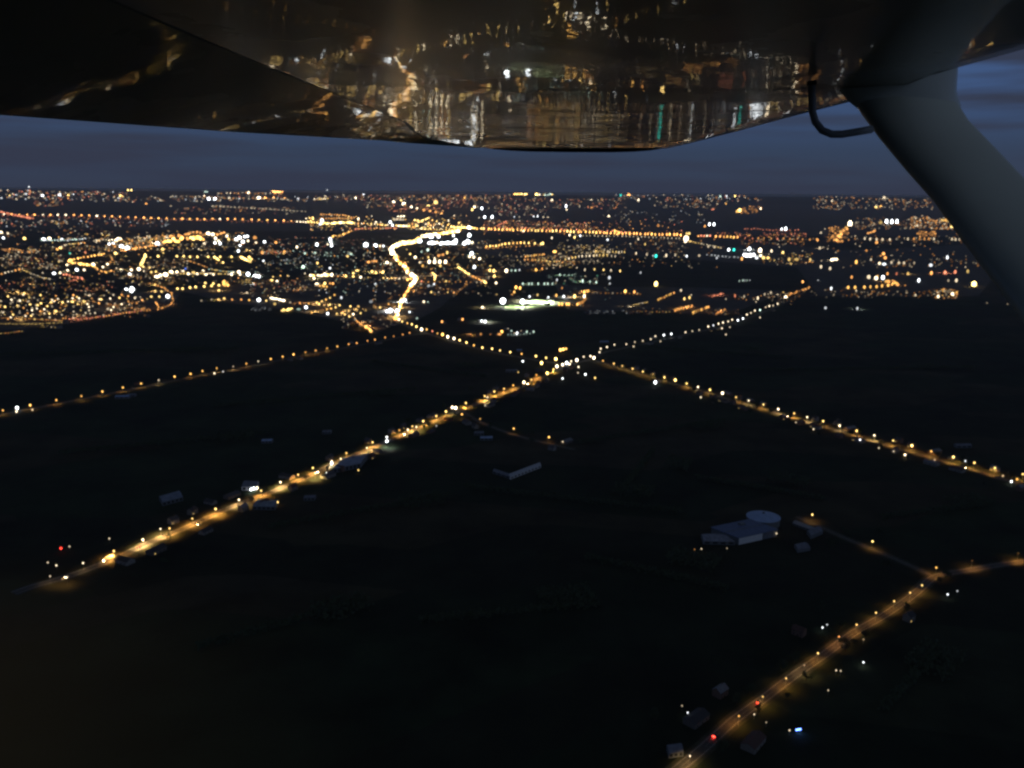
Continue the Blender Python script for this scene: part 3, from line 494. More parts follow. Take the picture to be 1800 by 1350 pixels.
dot(668, 540, 'y', 1.2, 3.6); dot(683, 534, 'a', .7, 3, 6); area(655, 500, 700, 570, 20, 'ow', .08, .4); area(600, 555, 700, 575, 12, 'w', .05, .3)
# --- great winding bright road
line([(700, 563), (696, 556), (700, 548), (703, 540), (706, 530), (709, 524)], 2.6, 'wya', 2.2, 5.6, 1.2); dot(686, 546, 'W', 3, 8); dot(698, 547, 'W', 3, 8, 10); dot(680, 547, 'W', 2, 5); dot(707, 530, 'W', 2.6, 7, 9); dot(712, 527, 'W', 2.2, 5.4); dot(695, 560, 'o', 1.6, 7)
line([(710, 522), (714, 514), (719, 508), (724, 502)], 2.6, 'aoo', 1.8, 5.0, .8); line([(722, 503), (728, 496), (732, 490), (728, 485), (722, 483)], 2.4, 'wy', 2.6, 7.2, .7); line([(716, 492), (722, 490)], 3, 'a', 1.4, 5)
line([(717, 480), (714, 472), (706, 464), (698, 456), (693, 448)], 2.6, 'wao', 1.8, 5.4, 1.4); dot(716, 478, 'w', 2.6, 6, 9); line([(716, 468), (704, 460)], 3, 'o', .9, 5, 2)
line([(690, 446), (687, 440), (690, 435), (700, 430), (712, 427), (728, 426)], 2.4, 'wy', 2.8, 8, .8); line([(728, 425), (734, 421), (742, 416), (755, 413), (780, 410), (806, 406)], 2.8, 'yaw', 2.1, 6, .8)
for q in [(738, 424, 'W', 3, 8, 10), (742, 415, 'w', 2.6, 6), (758, 416, 'W', 3.2, 9, 11), (771, 416, 'W', 2.8, 6, 9), (759, 427, 'W', 3.2, 17, 8), (768, 426, 'w', 2.4, 5), (777, 428, 'W', 3.2, 12, 8), (787, 427, 'W', 3.2, 12, 8), (798, 427, 'W', 3.2, 12, 9), (801, 423, 'W', 2.4, 7), (797, 414, 'W', 2.2, 4.4, 7), (825, 414, 'W', 3, 7, 10), (816, 428, 'W', 3, 7, 9), (822, 426, 'W', 3, 10, 12), (830, 426, 'w', 1.6, 5), (829, 446, 'W', 2.6, 7, 10), (825, 451, 'w', 2, 5), (833, 452, 'w', 1.6, 5), (843, 455, 'w', 2.4, 5.4, 7), (834, 470, 'W', 2.8, 5, 10), (752, 439, 'g', 1.1, 5), (741, 442, 'g', .4, 4), (721, 446, 'y', 1.4, 4), (730, 452, 'w', 1.8, 5.4, 7), (715, 438, 'y', .5), (738, 461, 'w', 1.2, 4), (786, 444, 'y', 1.2, 4, 8), (743, 467, 'a', .7, 5)]: dot(*q)
for x in (754.5, 764, 773, 783): dot(x, 460.5, 'w', 2.2, 6, 10)
dot(774, 467, 'y', .9, 5); dot(753, 452, 'y', 1, 3, 6); dot(764, 454, 'w', 1.3, 3.4, 6); line([(770, 450), (780, 447)], 4, 'o', .45, 5)
line([(760, 478), (765, 485), (764, 492)], 2.6, 'y', 1.8, 3.8, .3); dot(763, 499, 'W', .9, 4); line([(750, 502), (760, 503)], 4, 'W', .2, 4, 1)
line([(804, 468), (812, 474), (820, 479), (826, 482)], 3, 'y', 1.7, 4.2, .4); line([(828, 484), (845, 492), (850, 495)], 2.8, 'o', .9, 3, .3); line([(847, 492), (855, 497)], 2.6, 'y', 1.7, 4, .3); line([(804, 462), (806, 470)], 3, 'y', .6, 3)
for q in [(861, 475, 'y', 1.9, 4.4, 7), (868, 476, 'y', 1.9, 5, 8), (869, 485, 'y', 1.7, 4.4, 7), (872, 497, 'w', 1.6, 4.6, 6), (890, 476, 'w', 2.4, 6.4, 9), (899, 475, 'g', .4, 4), (906, 475, 'g', .7, 3.4, 5), (913, 474, 'W', .6, 3.4), (862, 467, 'y', .6, 5, 4), (740, 499, 'w', .3, 4), (784, 494, 'y', .9, 4, 5), (741, 494, 'r', .7, 4), (758, 513, 'y', 1.1, 3.6, 5), (771, 513, 'w', .5), (787, 513, 'y', .9), (798, 514, 'o', .9, 3.6, 5), (727, 512, 'o', .8), (745, 530, 'w', 1.4, 4.6), (752, 530, 'g', .5), (720, 548, 'W', 1.4, 4), (733, 559, 'g', .35, 4), (777, 565, 'o', 1.4, 4, 6), (813, 561, 'o', 1.5, 4, 6), (848, 540, 'w', 1.7, 5), (852, 541, 'w', .8), (847, 564, 'W', 1.7, 4, 6), (853, 565, 'W', 2.1, 5, 7), (873, 517, 'y', .5), (841, 515, 'w', .35)]: dot(*q)
line([(740, 495), (860, 495)], 9, 'ow', .3, 3.2, 1.4); line([(822, 498), (808, 510), (800, 518)], 5, 'o', .22, 3.4); area(700, 500, 800, 520, 16, 'wo', .06, .35); area(720, 470, 860, 492, 26, 'wgo', .06, .3); area(740, 430, 860, 470, 40, 'wyo', .05, .3)
# --- estates to the right of the centre
line([(853, 433), (870, 432), (885, 429), (905, 427), (925, 426)], 6, 'aay', 1.6, 3.2, .8, 5.5); line([(925, 427), (945, 427), (955, 430)], 8, 'y', 1.2, 3.2, .8, 6); line([(848, 436), (950, 430)], 8, 'o', .4, 2.6, 2)
dot(975, 442, 'a', 1.7, 8, 6); dot(954, 428, 'y', 1.8, 4.4, 8)
line([(922, 451), (945, 448), (960, 446)], 5, 'ao', .7, 2.8, 1.2, 5); line([(922, 456), (940, 456), (960, 459), (990, 460)], 5, 'oy', .55, 2.8, 2, 4.5); area(925, 448, 1010, 466, 60, 'oyw', .08, .4, 2.6)
line([(992, 456), (1003, 453), (1020, 450), (1040, 449), (1070, 447)], 6.5, 'yw', .75, 2.8, .8, 5.5); area(980, 430, 1070, 446, 44, 'wy', .08, .4, 2.4); area(1020, 455, 1060, 464, 12, 'w', .08, .3)
line([(1040, 442), (1100, 443)], 5, 'yw', .45, 2.6, 1.4, 6); line([(1042, 449), (1085, 450)], 7, 'yw', .45, 2.8, 1, 5.5)
for q in [(1118, 445, 'w', .8, 3, 6), (1137, 447, 'w', .5, 3, 6), (1153, 450, 't', 1.2, 5, 8), (1148, 449, 'W', .5), (1171, 449, 'w', .9, 3.4, 8), (1187, 448, 'w', .4, 3, 7), (1207, 450, 'W', 1.3, 3.4, 6), (1203, 448, 'w', .3), (1229, 449, 'w', .4, 4, 6), (1260, 453, 'W', .45, 3, 6), (1122, 420, 'w', .8, 3, 6), (1134, 429, 'y', .6, 3, 6), (1108, 428, 'w', .5), (1068, 421, 'W', 1.1, 4), (1153, 499.5, 'y', 3.4, 6.5, 12), (1099, 512, 'a', 2.2, 4.6, 8), (1115, 513, 'o', 1.4, 4, 7), (1120, 516, 'o', .5), (1045, 473, 'y', .9, 3, 6), (1061, 474, 'y', 1.1, 3, 6), (1074, 475, 'w', .6, 3, 6), (1090, 476, 'y', 1.1, 3.4, 6), (1126, 479, 'W', .35, 3, 6), (1071, 488, 'W', .6, 5, 8), (1072, 498, 'W', .4, 3, 5), (1048, 496, 'g', .9, 3, 6), (1014, 470, 'w', .5), (942, 474, 'a', 1.5, 3.4, 7), (953, 472, 'o', .8, 3, 6), (961, 471, 'w', .4), (973, 470, 'w', .4), (985, 467, 'w', .5), (1024, 494, 'g', 1.1, 3.2, 8), (1037, 495, 'g', .5, 3, 6), (1028, 474, 'w', .5, 3, 7), (1029, 485, 'w', .4), (984, 483, 'g', .7, 3.4, 6), (992, 483, 'g', .5), (1000, 483, 'g', .4), (1006, 483, 'g', .4), (979, 492, 'W', .5, 3.4, 7), (993, 493, 'w', .2)]: dot(*q)
for x, b_ in ((919, .8), (930, .6), (935, .6), (946, .7), (957, .7), (963, .7), (971, .5)): dot(x, 498.5, 'g', b_, 3, 6)
area(960, 480, 1070, 500, 20, 'Ggw', .04, .14, 3); area(880, 445, 930, 470, 16, 'w', .06, .3)
for q in [(907, 505, 'a', 2, 5, 8), (914, 506, 'a', 1.8, 4.4, 7), (904, 513, 'a', 1.2, 4, 6), (900, 518, 'o', .9, 4), (988, 506, 'o', .4, 3, 6), (978, 519, 'a', 1.2, 3.4, 7), (991, 521, 'W', 1.5, 4, 7), (1010, 521, 'y', 2.2, 5.4, 9), (1027, 513, 'a', 1.7, 4, 7), (1034, 511, 'a', 1, 3.4, 6), (1027, 521, 'w', 2, 4.6, 10), (1015, 535, 'a', 1.4, 4, 8), (945, 518, 'y', .7, 3, 6)]: dot(*q)
for x in (983, 988, 996, 1000): dot(x, 534.5, 'a', 1.4, 4, 8)
line([(1017, 533), (1025, 531), (1029, 524)], 3, 'o', .4, 5, 1.4); line([(1040, 514), (1130, 516)], 7, 'wo', .12, 3, 1.4)
line([(1155, 527), (1170, 521), (1186, 513)], 4, 'ao', .6, 3.4, .6, 5); line([(1102, 539), (1120, 534), (1140, 530)], 3, 'yw', .3, 3, .5, 2.6); line([(1110, 547), (1180, 548)], 6, 'yo', .1, 3, 2)
line([(1186, 546), (1200, 542), (1217, 537)], 4, 'ao', .65, 3, .8, 7); line([(1216, 550), (1230, 545), (1247, 539)], 4, 'ao', .65, 3, .8, 7); line([(1257, 552), (1268, 547), (1275, 542)], 4, 'o', .4, 3.4, 1.2, 5)
for q in [(1197, 510, 'w', .7, 3.4, 6), (1203, 525, 'y', 1.2, 3.6, 7), (1212, 523, 'y', 1.2, 3.6, 7), (1215, 518, 'w', .5), (1276, 525, 'w', .4), (1292, 520, 'r', .5, 3, 8), (1308, 521, 'w', .35, 3, 6), (1332, 524, 'w', 1.1, 3, 8), (1329, 530, 'w', .4), (1344, 517, 'w', .35, 3, 6), (1355, 514, 'w', .5, 3, 6), (1367, 517, 'w', .4), (1377, 513, 'y', .5), (1390, 516, 'o', .5, 3, 6), (1411, 495, 'o', 1.4, 3.6, 6), (1318, 492, 'W', .2), (1438, 492, 'W', .25)]: dot(*q)
line([(1251, 521), (1262, 518), (1273, 515)], 3.6, 'r', .5, 3.4, .8); line([(1380, 522), (1400, 513), (1425, 504)], 3.6, 'o', .45, 3, 1); area(1290, 515, 1400, 530, 22, 'wo', .06, .3); area(1100, 540, 1300, 552, 14, 'wo', .04, .2); line([(1298, 493), (1316, 493)], 4, 'Wg', .25, 3, .8, 5)
area(1030, 545, 1110, 550, 10, 'W', .04, .14)
# --- retail strip right
line([(1215, 425), (1245, 430), (1270, 436)], 5, 'yw', .35, 3, .8); line([(1240, 447), (1300, 452)], 7, 'W', .25, 3, 1)
for q in [(1281, 439, 'W', 2, 4.6, 8), (1290, 439, 't', 1.3, 4, 7), (1245, 433, 'w', .5, 3, 6), (1256, 434, 'w', .5, 3, 6), (1317, 438, 'W', 2.8, 5.4, 9), (1312, 449, 'W', 2.8, 7, 9), (1319, 449, 'W', 2.8, 8, 9), (1325, 448, 'W', 2.4, 4.4, 8), (1308, 448, 'W', 2.4, 4.6, 8), (1304, 455, 'o', 1.3, 3.6, 8), (1336, 441, 'w', 2.8, 6, 12), (1337, 449, 'w', 1.9, 4.6), (1342, 453, 'y', 1.2, 6, 7), (1350, 453, 'y', 1.1, 6, 6), (1356, 441, 'w', 1.2, 3.4, 7), (1376, 445, 'y', 1.7, 4, 9), (1330, 453, 'W', .9, 6, 6), (1387, 456, 'y', .6, 5, 8), (1390, 463, 'y', .4, 4), (1400, 456, 'y', .4, 8, 7), (1424, 457, 'y', .6, 3.4, 9), (1361, 457, 'y', .5), (1443, 469, 'w', .7, 4, 8), (1459, 472, 'w', .6, 4, 8), (1441, 436, 'w', .5, 4, 7), (1447, 434, 'w', .3), (1461, 507, 'W', 1.1, 3.4, 8), (1437, 422, 'o', .8, 3.6, 7), (1443, 409, 'w', .5, 3, 6), (1450, 402, 'w', .3)]: dot(*q)
line([(1460, 457), (1473, 455)], 3, 'w', 2, 4.4, .6, 6); area(1340, 445, 1430, 462, 26, 'yow', .08, .35)
dot(1494, 395, 'w', 3, 7, 16); line([(1490, 400), (1478, 410), (1474, 418)], 3, 'ao', .9, 5, 2.4, 7); line([(1463, 421), (1480, 424)], 4, 'o', .9, 4.4, 1.4); area(1455, 398, 1492, 425, 30, 'o', .1, .6, 3.4)
for x in (1558, 1567.5, 1576.5): dot(x, 391, 'W', 3, 4.4, 12)
dot(1548, 392, 'y', .3, 6, 9)
area(1500, 382, 1620, 402, 60, 'wo', .05, .25, 2.8); area(1600, 378, 1675, 400, 70, 'oow', .1, .5, 3, .05); line([(1655, 388), (1668, 388), (1674, 396)], 3, 'ay', .8, 4.4, 1); dot(1673, 399, 'y', 1.8, 4.6, 7); dot(1612, 397, 'w', .5, 4, 6)
line([(1515, 419), (1545, 421), (1570, 421)], 10, 'w', .5, 3.4, .8, 7); line([(1590, 420), (1612, 420), (1645, 420)], 9, 'wo', .45, 3.2, .8, 7); area(1612, 406, 1645, 416, 22, 'o', .12, .5, 3.2); line([(1525, 410), (1540, 405)], 4, 'o', .5, 4); line([(1670, 420), (1690, 422)], 6, 'w', .4, 3, 1, 7); dot(1541, 426, 'o', .8, 5, 6); area(1480, 415, 1700, 430, 22, 'wo', .06, .3)
for q in [(1505, 461, 'a', 1.2, 4, 10), (1523, 440, 'o', .5, 3.4), (1553, 446, 'o', 1.2, 5, 7), (1556, 453, 'o', 1, 5, 7), (1548, 449, 'o', .7), (1531, 456, 'w', .5, 3, 6), (1546, 463, 'w', 1, 5, 7), (1554, 464, 'W', .9, 7, 6), (1567, 461, 'w', .5, 3.4, 6), (1580, 462, 'w', .5, 4, 6), (1589, 462, 'w', .5, 4, 6), (1607, 462, 'w', .25, 3, 6), (1665, 453, 'W', 1.2, 3.6, 9), (1636, 466, 'W', .7, 6, 7), (1497, 487, 'o', .8, 3.4, 7), (1491, 505, 'a', 1.2, 3.8, 7), (1503, 505, 'a', 1.1, 3.8, 7), (1505, 510, 'w', .6), (1527, 487, 'w', .7, 6, 9), (1540, 489, 'w', 1.7, 6, 9), (1543, 484, 'a', .7), (1552, 488, 'W', 2.8, 5.4, 9), (1560, 481, 'o', .8, 3.4, 7), (1576, 481, 'r', .35, 3, 7), (1596, 481, 'y', .6, 3.6, 7), (1615, 493, 'W', 1.7, 4, 9), (1637, 480, 'o', 1.3, 4, 8), (1661, 479, 'r', 1.1, 4, 8), (1679, 478, 'r', .8, 4, 8), (1701, 477, 'y', .4, 4, 8), (1681, 493, 'w', .7, 4, 8), (1667, 493, 'w', .25, 3, 6), (1712, 500, 'y', 3.2, 8, 12), (1649, 521, 'w', 1.5, 4, 7), (1674, 518, 'w', 1.7, 5, 10), (1681, 514, 'a', .9, 4), (1609, 519, 'w', .5, 3.4, 6), (1507, 542, 'W', .5, 3.4, 7), (1451, 541, 'W', .45, 4, 6), (1591, 501, 'o', .4), (1754, 495, 'w', .25, 3.4, 6), (1735, 532, 'w', .12), (1771, 534, 'w', .12)]: dot(*q)
line([(1514, 505), (1525, 504), (1536, 504), (1546, 503), (1556, 502), (1566, 500), (1580, 498)], 8, 'a', 1.0, 3.6, .6, 7); line([(1555, 495), (1568, 494), (1580, 500)], 3.6, 'ao', .7, 4.6, 1.6); area(1500, 510, 1640, 522, 30, 'wo', .05, .25, 3); area(1640, 508, 1685, 524, 28, 'aow', .08, .45, 3.4); area(1400, 505, 1500, 522, 12, 'wo', .04, .16, 3); area(1480, 455, 1720, 470, 20, 'wo', .04, .2, 3)
# --- lit village and pitch below centre
for q in [(882, 583, 'a', 1.8, 5.4, 8), (878, 587, 'o', .7, 8, 5), (909, 586, 'W', 1.6, 4.6, 8), (899, 581, 'g', .5, 3.4), (926, 583, 'g', .6, 3.4, 6), (938, 583, 'g', .6, 3.4, 6), (862, 587, 'o', .3), (845, 587, 'o', .5, 3.4, 6), (828, 588, 'o', .35), (904, 585, 'w', .5), (916, 581, 'w', .25), (893, 577, 'w', .3)]: dot(*q)
line([(890, 588), (935, 586)], 6, 'g', .15, 3, 1)
area(0, 400, 200, 420, 24, 'wor', .04, .2); area(470, 415, 690, 440, 44, 'wor', .05, .28); area(870, 505, 1080, 545, 14, 'gw', .03, .15)
area(1090, 420, 1210, 445, 20, 'wo', .04, .2); area(280, 487, 330, 500, 8, 'ow', .1, .4); area(300, 425, 480, 445, 20, 'w', .04, .25)

area(0, 425, 470, 500, 150, 'wyoy', .08, .55, 2.2); area(440, 425, 700, 520, 130, 'wyogW', .06, .5, 2.2); area(700, 425, 860, 520, 60, 'wyo', .06, .5, 2.2)
area(540, 378, 830, 404, 70, 'aoyw', .15, .9, 2.6); area(100, 405, 430, 440, 90, 'oawy', .1, .8, 2.4); area(840, 420, 1200, 470, 80, 'oyw', .06, .45, 2.2)
area(0, 505, 255, 556, 60, 'oyw', .1, .5, 2.2); area(850, 385, 1200, 412, 50, 'oor', .1, .6, 2.2); area(1200, 410, 1700, 470, 60, 'wo', .05, .35, 2.3)
tm = bpy.data.materials.new('distant_lamp_glow'); tm.cycles.emission_sampling = 'FRONT'; tm.use_nodes = True; t = tm.node_tree; t.nodes.clear()
o = N(t, 'ShaderNodeOutputMaterial'); em = N(t, 'ShaderNodeEmission'); at = N(t, 'ShaderNodeAttribute', attribute_name='glow')
t.links.new(at.outputs['Color'], em.inputs[0]); em.inputs[1].default_value = 1.0; t.links.new(em.outputs[0], o.inputs[0])
CITY_GAIN = 1.0
vs, fs, cols = [], [], []
bm = bmesh.new(); bmesh.ops.create_icosphere(bm, subdivisions=1, radius=1)
IV = [v_.co.copy() for v_ in bm.verts]; IF = [tuple(v_.index for v_ in f_.verts) for f_ in bm.faces]; bm.free()
TOWN = []
for (px, py, k, b_, w, h) in DOTS:
    p = G(px, py + 1, 6.0); D = (p - CAM).length; s = D / F_PX
    rx, rz = w * .49 * s, h * .40 * s
    TOWN.append((p.x, p.y, p.z, D))
    q = len(vs)
    for v_ in IV: vs.append((p.x + v_.x * rx, p.y + v_.y * rx, p.z + rz * .3 + v_.z * rz))
    fs += [tuple(i + q for i in f_) for f_ in IF]
    cc = COL[k]; g = b_ * 1.7 * math.exp(4.0e-5 * D)
    cols += [(cc[0] * g, cc[1] * g, cc[2] * g, 1)] * len(IF)
tl = me_obj('distant_town_lights', vs, fs, tm)
ca = tl.data.color_attributes.new('glow', 'FLOAT_COLOR', 'CORNER')
buf = []
for i, p in enumerate(tl.data.polygons):
    for _ in range(p.loop_total): buf += cols[i]
ca.data.foreach_set('color', buf)
tl['kind'] = 'stuff'; tl['label'] = 'thousands of orange and white town lights spread below the horizon'; tl['category'] = 'town lights'
print('dots', len(DOTS), 'lamps', NLAMP[0])

# ------------------------------------------------------------------ paved ground of the town, under its lights
tgm = mat('town_ground', (.056, .050, .040), .9, noise_scale=.02, amt=.55)
for pts in ([(-200, 411), (400, 411), (690, 411), (860, 411), (1080, 418), (1100, 450), (960, 468), (880, 478), (858, 498), (800, 516), (775, 540), (720, 570), (690, 572), (660, 588), (635, 572), (540, 552), (470, 540), (400, 532), (320, 512), (306, 530), (270, 546), (200, 556), (100, 572), (-200, 600)],
            [(1080, 418), (1290, 420), (1480, 440), (1720, 430), (1760, 470), (1720, 520), (1600, 522), (1440, 520), (1400, 470), (1200, 455), (1105, 450)],
            [(975, 500), (1090, 505), (1220, 505), (1385, 512), (1280, 553), (1190, 550), (1000, 545)]):
    bm = bmesh.new(); vv = [bm.verts.new(G(*q) + Vector((0, 0, .012))) for q in pts]; bm.faces.new(vv); bmesh.ops.triangulate(bm, faces=bm.faces[:])
    me = bm_mesh('town_ground', bm, tgm); tg = link('town_ground', me); tg['kind'] = 'structure'
vs, fs = [], []
XS = list(range(-120, 1741, 20)); YS = [354, 357, 360, 363, 366, 370, 374, 378, 382, 386, 390, 394, 398, 402, 406, 410.5]
for yy in YS:
    for xx in XS:
        p = G(xx, yy + .0085 * (xx - 900)); vs.append(Vector((p.x, p.y, height(p.x, p.y) + 1.2)))
for i in range(len(YS) - 1):
    for k in range(len(XS) - 1):
        a0 = i * len(XS) + k; fs.append((a0, a0 + len(XS), a0 + len(XS) + 1, a0 + 1))
tg = me_obj('suburb_ground', vs, fs, tgm); tg['kind'] = 'structure'
# the town's own street lights shine down on its streets
_td = {}
cand = [(b_, k, G(px, py + 1, 0)) for (px, py, k, b_, w, h) in DOTS if b_ > .3 and py > 378 and k in 'oyawWrg']
random.Random(3).shuffle(cand)
for b_, k, p in cand[:400]:
    D = math.hypot(p.x, p.y); bb = round(min(2.4, b_) * 2) / 2 or .5; q = (k, bb, round(D / 2500))
    if q not in _td:
        l = bpy.data.lights.new('street_glow', 'SPOT'); l.color = {'y': (1, .58, .2), 'w': (1, .72, .42), 'a': (1, .46, .12)}.get(k, COL[k]); l.energy = 80000 * bb * (.45 + q[2]) ** 1.4
        l.spot_size = R(160); l.spot_blend = .5; l.shadow_soft_size = 1; _td[q] = l
    lo = bpy.data.objects.new('street_glow', _td[q]); C.objects.link(lo); lo.parent = tl; lo.location = (p.x, p.y, p.z + 12 + D / 700)
# ------------------------------------------------------------------ sports ground
grass = mat('floodlit_turf', (.13, .20, .065), .9, noise_scale=.03, amt=.4)
pc = [G(925, 541), G(976, 539), G(972, 526.5), G(930, 526.5)]
pitch = me_obj('sports_pitch', [Vector((p.x, p.y, .06)) for p in pc], [(0, 1, 2, 3)], grass); pitch['kind'] = 'structure'
pc = [G(886, 545.5), G(921, 545), G(921, 536), G(888, 536)]
pitch2 = me_obj('sports_pitch', [Vector((p.x, p.y, .06)) for p in pc], [(0, 1, 2, 3)], grass); pitch2['kind'] = 'structure'
for px, py, b_, r_, pw, lb in ((884, 529, 12, 5.2, 2.2e5, 'dazzling floodlight mast on the left of the sports ground'), (918.5, 530, 9, 4.2, 7e5, 'dazzling floodlight mast in the middle of the sports ground'),
                               (931, 521, 2.4, 1.9, 2.4e6, 'smaller white floodlight mast behind the bright pitch'), (964, 522.5, 2.2, 1.8, 2.4e6, 'floodlight mast behind the far end of the bright pitch')):
    p = G(px, py, 18); D = (p - CAM).length
    e_ = empty('floodlight_mast', (p.x, p.y, 0), 0, lb, 'floodlight', 'floodlight masts of the sports ground')
    link('pole', pole_me, e_, scale=(2.2, 2.2, 2.05)); r = r_ * D / F_PX
    link('lamp_head', head_me('W', b_), e_, (0, 0, 18), (r, r, r * .85))
    l = bpy.data.lights.new('floodlight', 'SPOT'); l.energy = pw; l.color = (1, 1, .80); l.shadow_soft_size = 1; l.spot_size = R(165); l.spot_blend = .2
    lo = bpy.data.objects.new('floodlight', l); C.objects.link(lo); lo.parent = e_; lo.location = (0, -r - 1, 18)

# ------------------------------------------------------------------ houses
wallm = [mat('render_wall', c, .85, noise_scale=.8, amt=.15) for c in ((.24, .22, .19), (.18, .11, .08), (.28, .27, .25), (.15, .135, .12))]
roofm = [mat('roof_covering', c, .75, noise_scale=1.2, amt=.3) for c in ((.07, .07, .08), (.09, .045, .035), (.19, .20, .22), (.04, .04, .045))]
WN = ['cream', 'brick', 'pale', 'drab']; RN = ['slate', 'red', 'metal', 'black']
glassm = mat('dark_glass', (.03, .035, .04), .1)
def gable(w, d, h, rh, ov=.4):
    x, y = w / 2 + ov, d / 2 + ov
    v = [(-x, -y, h), (x, -y, h), (x, y, h), (-x, y, h), (-x, 0, h + rh), (x, 0, h + rh)]
    v += [(a_, b_, c_ + .25) for a_, b_, c_ in v]
    f = [(0, 1, 5, 4), (2, 3, 4, 5), (6, 10, 11, 7), (8, 11, 10, 9), (0, 6, 7, 1), (2, 8, 9, 3), (0, 4, 10, 6), (4, 3, 9, 10), (1, 7, 11, 5), (5, 11, 8, 2)]
    return v, f
_hp = {}
def house_parts(kind, wi, ri, lit):
    k = (kind, wi, ri, lit)
    if k in _hp: return _hp[k]
    w, d, h, rh = [(11, 8, 5.4, 3.2), (15, 8.5, 3.2, 2.8), (9, 8, 5.6, 3.6), (20, 11, 4.2, 2.6)][kind]
    P = []
    v, f = box_vf(-w / 2, w / 2, -d / 2, d / 2, 0, h); n = len(v)
    v += [(-w / 2, 0, h + rh * .98), (w / 2, 0, h + rh * .98)]; f += [(4, n, 6), (5, 7, n + 1)]
    me = bpy.data.meshes.new('wall'); me.from_pydata(v, [], f); me.materials.append(wallm[wi]); P.append(('wall', me, (0, 0, 0), 'o'))
    v, f = gable(w, d, h, rh); me = bpy.data.meshes.new('roof'); me.from_pydata(v, [], f); me.materials.append(roofm[ri]); P.append(('roof', me, (0, 0, 0), 'o'))
    ch = box_me('chimney', -.45, .45, -.35, .35, h + rh * .5, h + rh + 1.0, wallm[1]); P.append(('chimney', ch, (w * .28, .5, 0), 'roof'))
    dr = box_me('door', -.5, .5, -.06, .06, .05, 2.15, glassm); P.append(('door', dr, (.4, -d / 2 - .05, 0), 'o')); P.append(('door', dr, (-.6, d / 2 + .05, 0), 'o'))
    wd = box_me('window', -.65, .65, -.05, .05, 0, 1.2, glassm); wl = box_me('window', -.65, .65, -.05, .05, 0, 1.2, emis('y', 1.1))
    for s in (-1, 1):
        for i, x in enumerate((-w * .32, w * .3)):
            P.append(('window', wl if lit and (i + s) % 2 else wd, (x, s * (d / 2 + .04), 1.0), 'o'))
            if h > 5: P.append(('window', wd, (x, s * (d / 2 + .04), 3.6), 'o'))
    _hp[k] = P; return P
def house(p, rz, kind, wi, ri, lit, label, group):
    e_ = empty('house', (p.x, p.y, 0), rz, label, 'house', group); last = None
    for nm, me, loc, par in house_parts(kind, wi, ri, lit):
        o = link(nm, me, last if par == 'roof' else e_, loc)
        if nm == 'roof': last = o
    return e_
# ------------------------------------------------------------------ trees
leafm = mat('dark_foliage', (.035, .055, .022), .9, noise_scale=1.5, amt=.5); barkm = mat('bark', (.07, .05, .035), .9)
def crown_mesh(seed, hh, ww, base):
    rnd = random.Random(seed); vs, fs = [], []
    blobs = [(Vector((rnd.gauss(0, ww * .26), rnd.gauss(0, ww * .26), base + rnd.uniform(.15, .85) * (hh - base))), rnd.uniform(.26, .42) * ww) for _ in range(7)]
    for i in range(420):
        c_, r_ = rnd.choice(blobs); d = Vector((rnd.gauss(0, 1), rnd.gauss(0, 1), rnd.gauss(0, .8))).normalized()
        p = c_ + d * r_ * rnd.uniform(.55, 1.08); s = rnd.uniform(.35, .8)
        u = Vector((rnd.gauss(0, 1), rnd.gauss(0, 1), rnd.gauss(0, 1))).normalized(); w_ = u.orthogonal().normalized()
        n = len(vs); vs += [p + u * s, p + w_ * s * .7, p - u * s, p - w_ * s * .7]; fs.append((n, n + 1, n + 2, n + 3))
    me = bpy.data.meshes.new('crown'); me.from_pydata([tuple(v_) for v_ in vs], [], fs); me.materials.append(leafm); return me
crowns = [crown_mesh(i, h_, w_, b_) for i, (h_, w_, b_) in enumerate(((9, 7, 2), (12, 8, 3), (7, 6, 1.5), (14, 5, 2), (10, 9, 2.5)))]
TN = ['round', 'tall broad', 'small bushy', 'narrow poplar-like', 'wide spreading']
def trunk_mesh(h):
    vs, fs = tube([(0, 0, 0), (.05, 0, h * .4), (0, .1, h * .75)], [.35, .25, .1], 6)
    for a, z, l in ((.5, .35, 2), (2.6, .45, 2), (4.4, .4, 2.2)):
        v, f = tube([(0, 0, h * z), (math.cos(a) * l, math.sin(a) * l, h * z + l)], [.14, .05], 5); n = len(vs); vs += v; fs += [tuple(i + n for i in q) for q in f]
    me = bpy.data.meshes.new('trunk'); me.from_pydata([tuple(v_) for v_ in vs], [], fs); me.materials.append(barkm); return me
trunks = [trunk_mesh(h_) for h_ in (9, 12, 7, 14, 10)]
def tree(x, y, label, group, sc=1.0, k=None):
    k = random.randrange(5) if k is None else k
    e_ = empty('tree', (x, y, 0), random.uniform(0, 6.28), TN[k] + ' tree, ' + label, 'tree', group); e_.scale = (sc, sc, sc)
    link('trunk', trunks[k], e_); link('crown', crowns[k], e_); return e_
occupied = []
def free(p, r):
    for q, rr in occupied:
        if (q.x - p.x) ** 2 + (q.y - p.y) ** 2 < (r + rr) ** 2: return False
    for nm, ln in ROADS.items():
        for q in ln[::2]:
            if (q.x - p.x) ** 2 + (q.y - p.y) ** 2 < (r + 6.5) ** 2: return False
    return True
phr = {'main': ('the broad diagonal road', 'its far end'), 'east': ('the road falling away right', 'the crossroads'), 'near': ('the nearest lit road', 'the picture foot'),
       'west': ('the faint left road', 'the picture edge'), 'town': ('the road to the town', 'the crossroads'), 'north': ('the climbing white road', 'the crossroads'), 'lane': ('the dark lane', 'the main road'), 'farm': ('the farm track', 'the bend')}
phr['main'] = ('the broad diagonal road', 'its lower end')
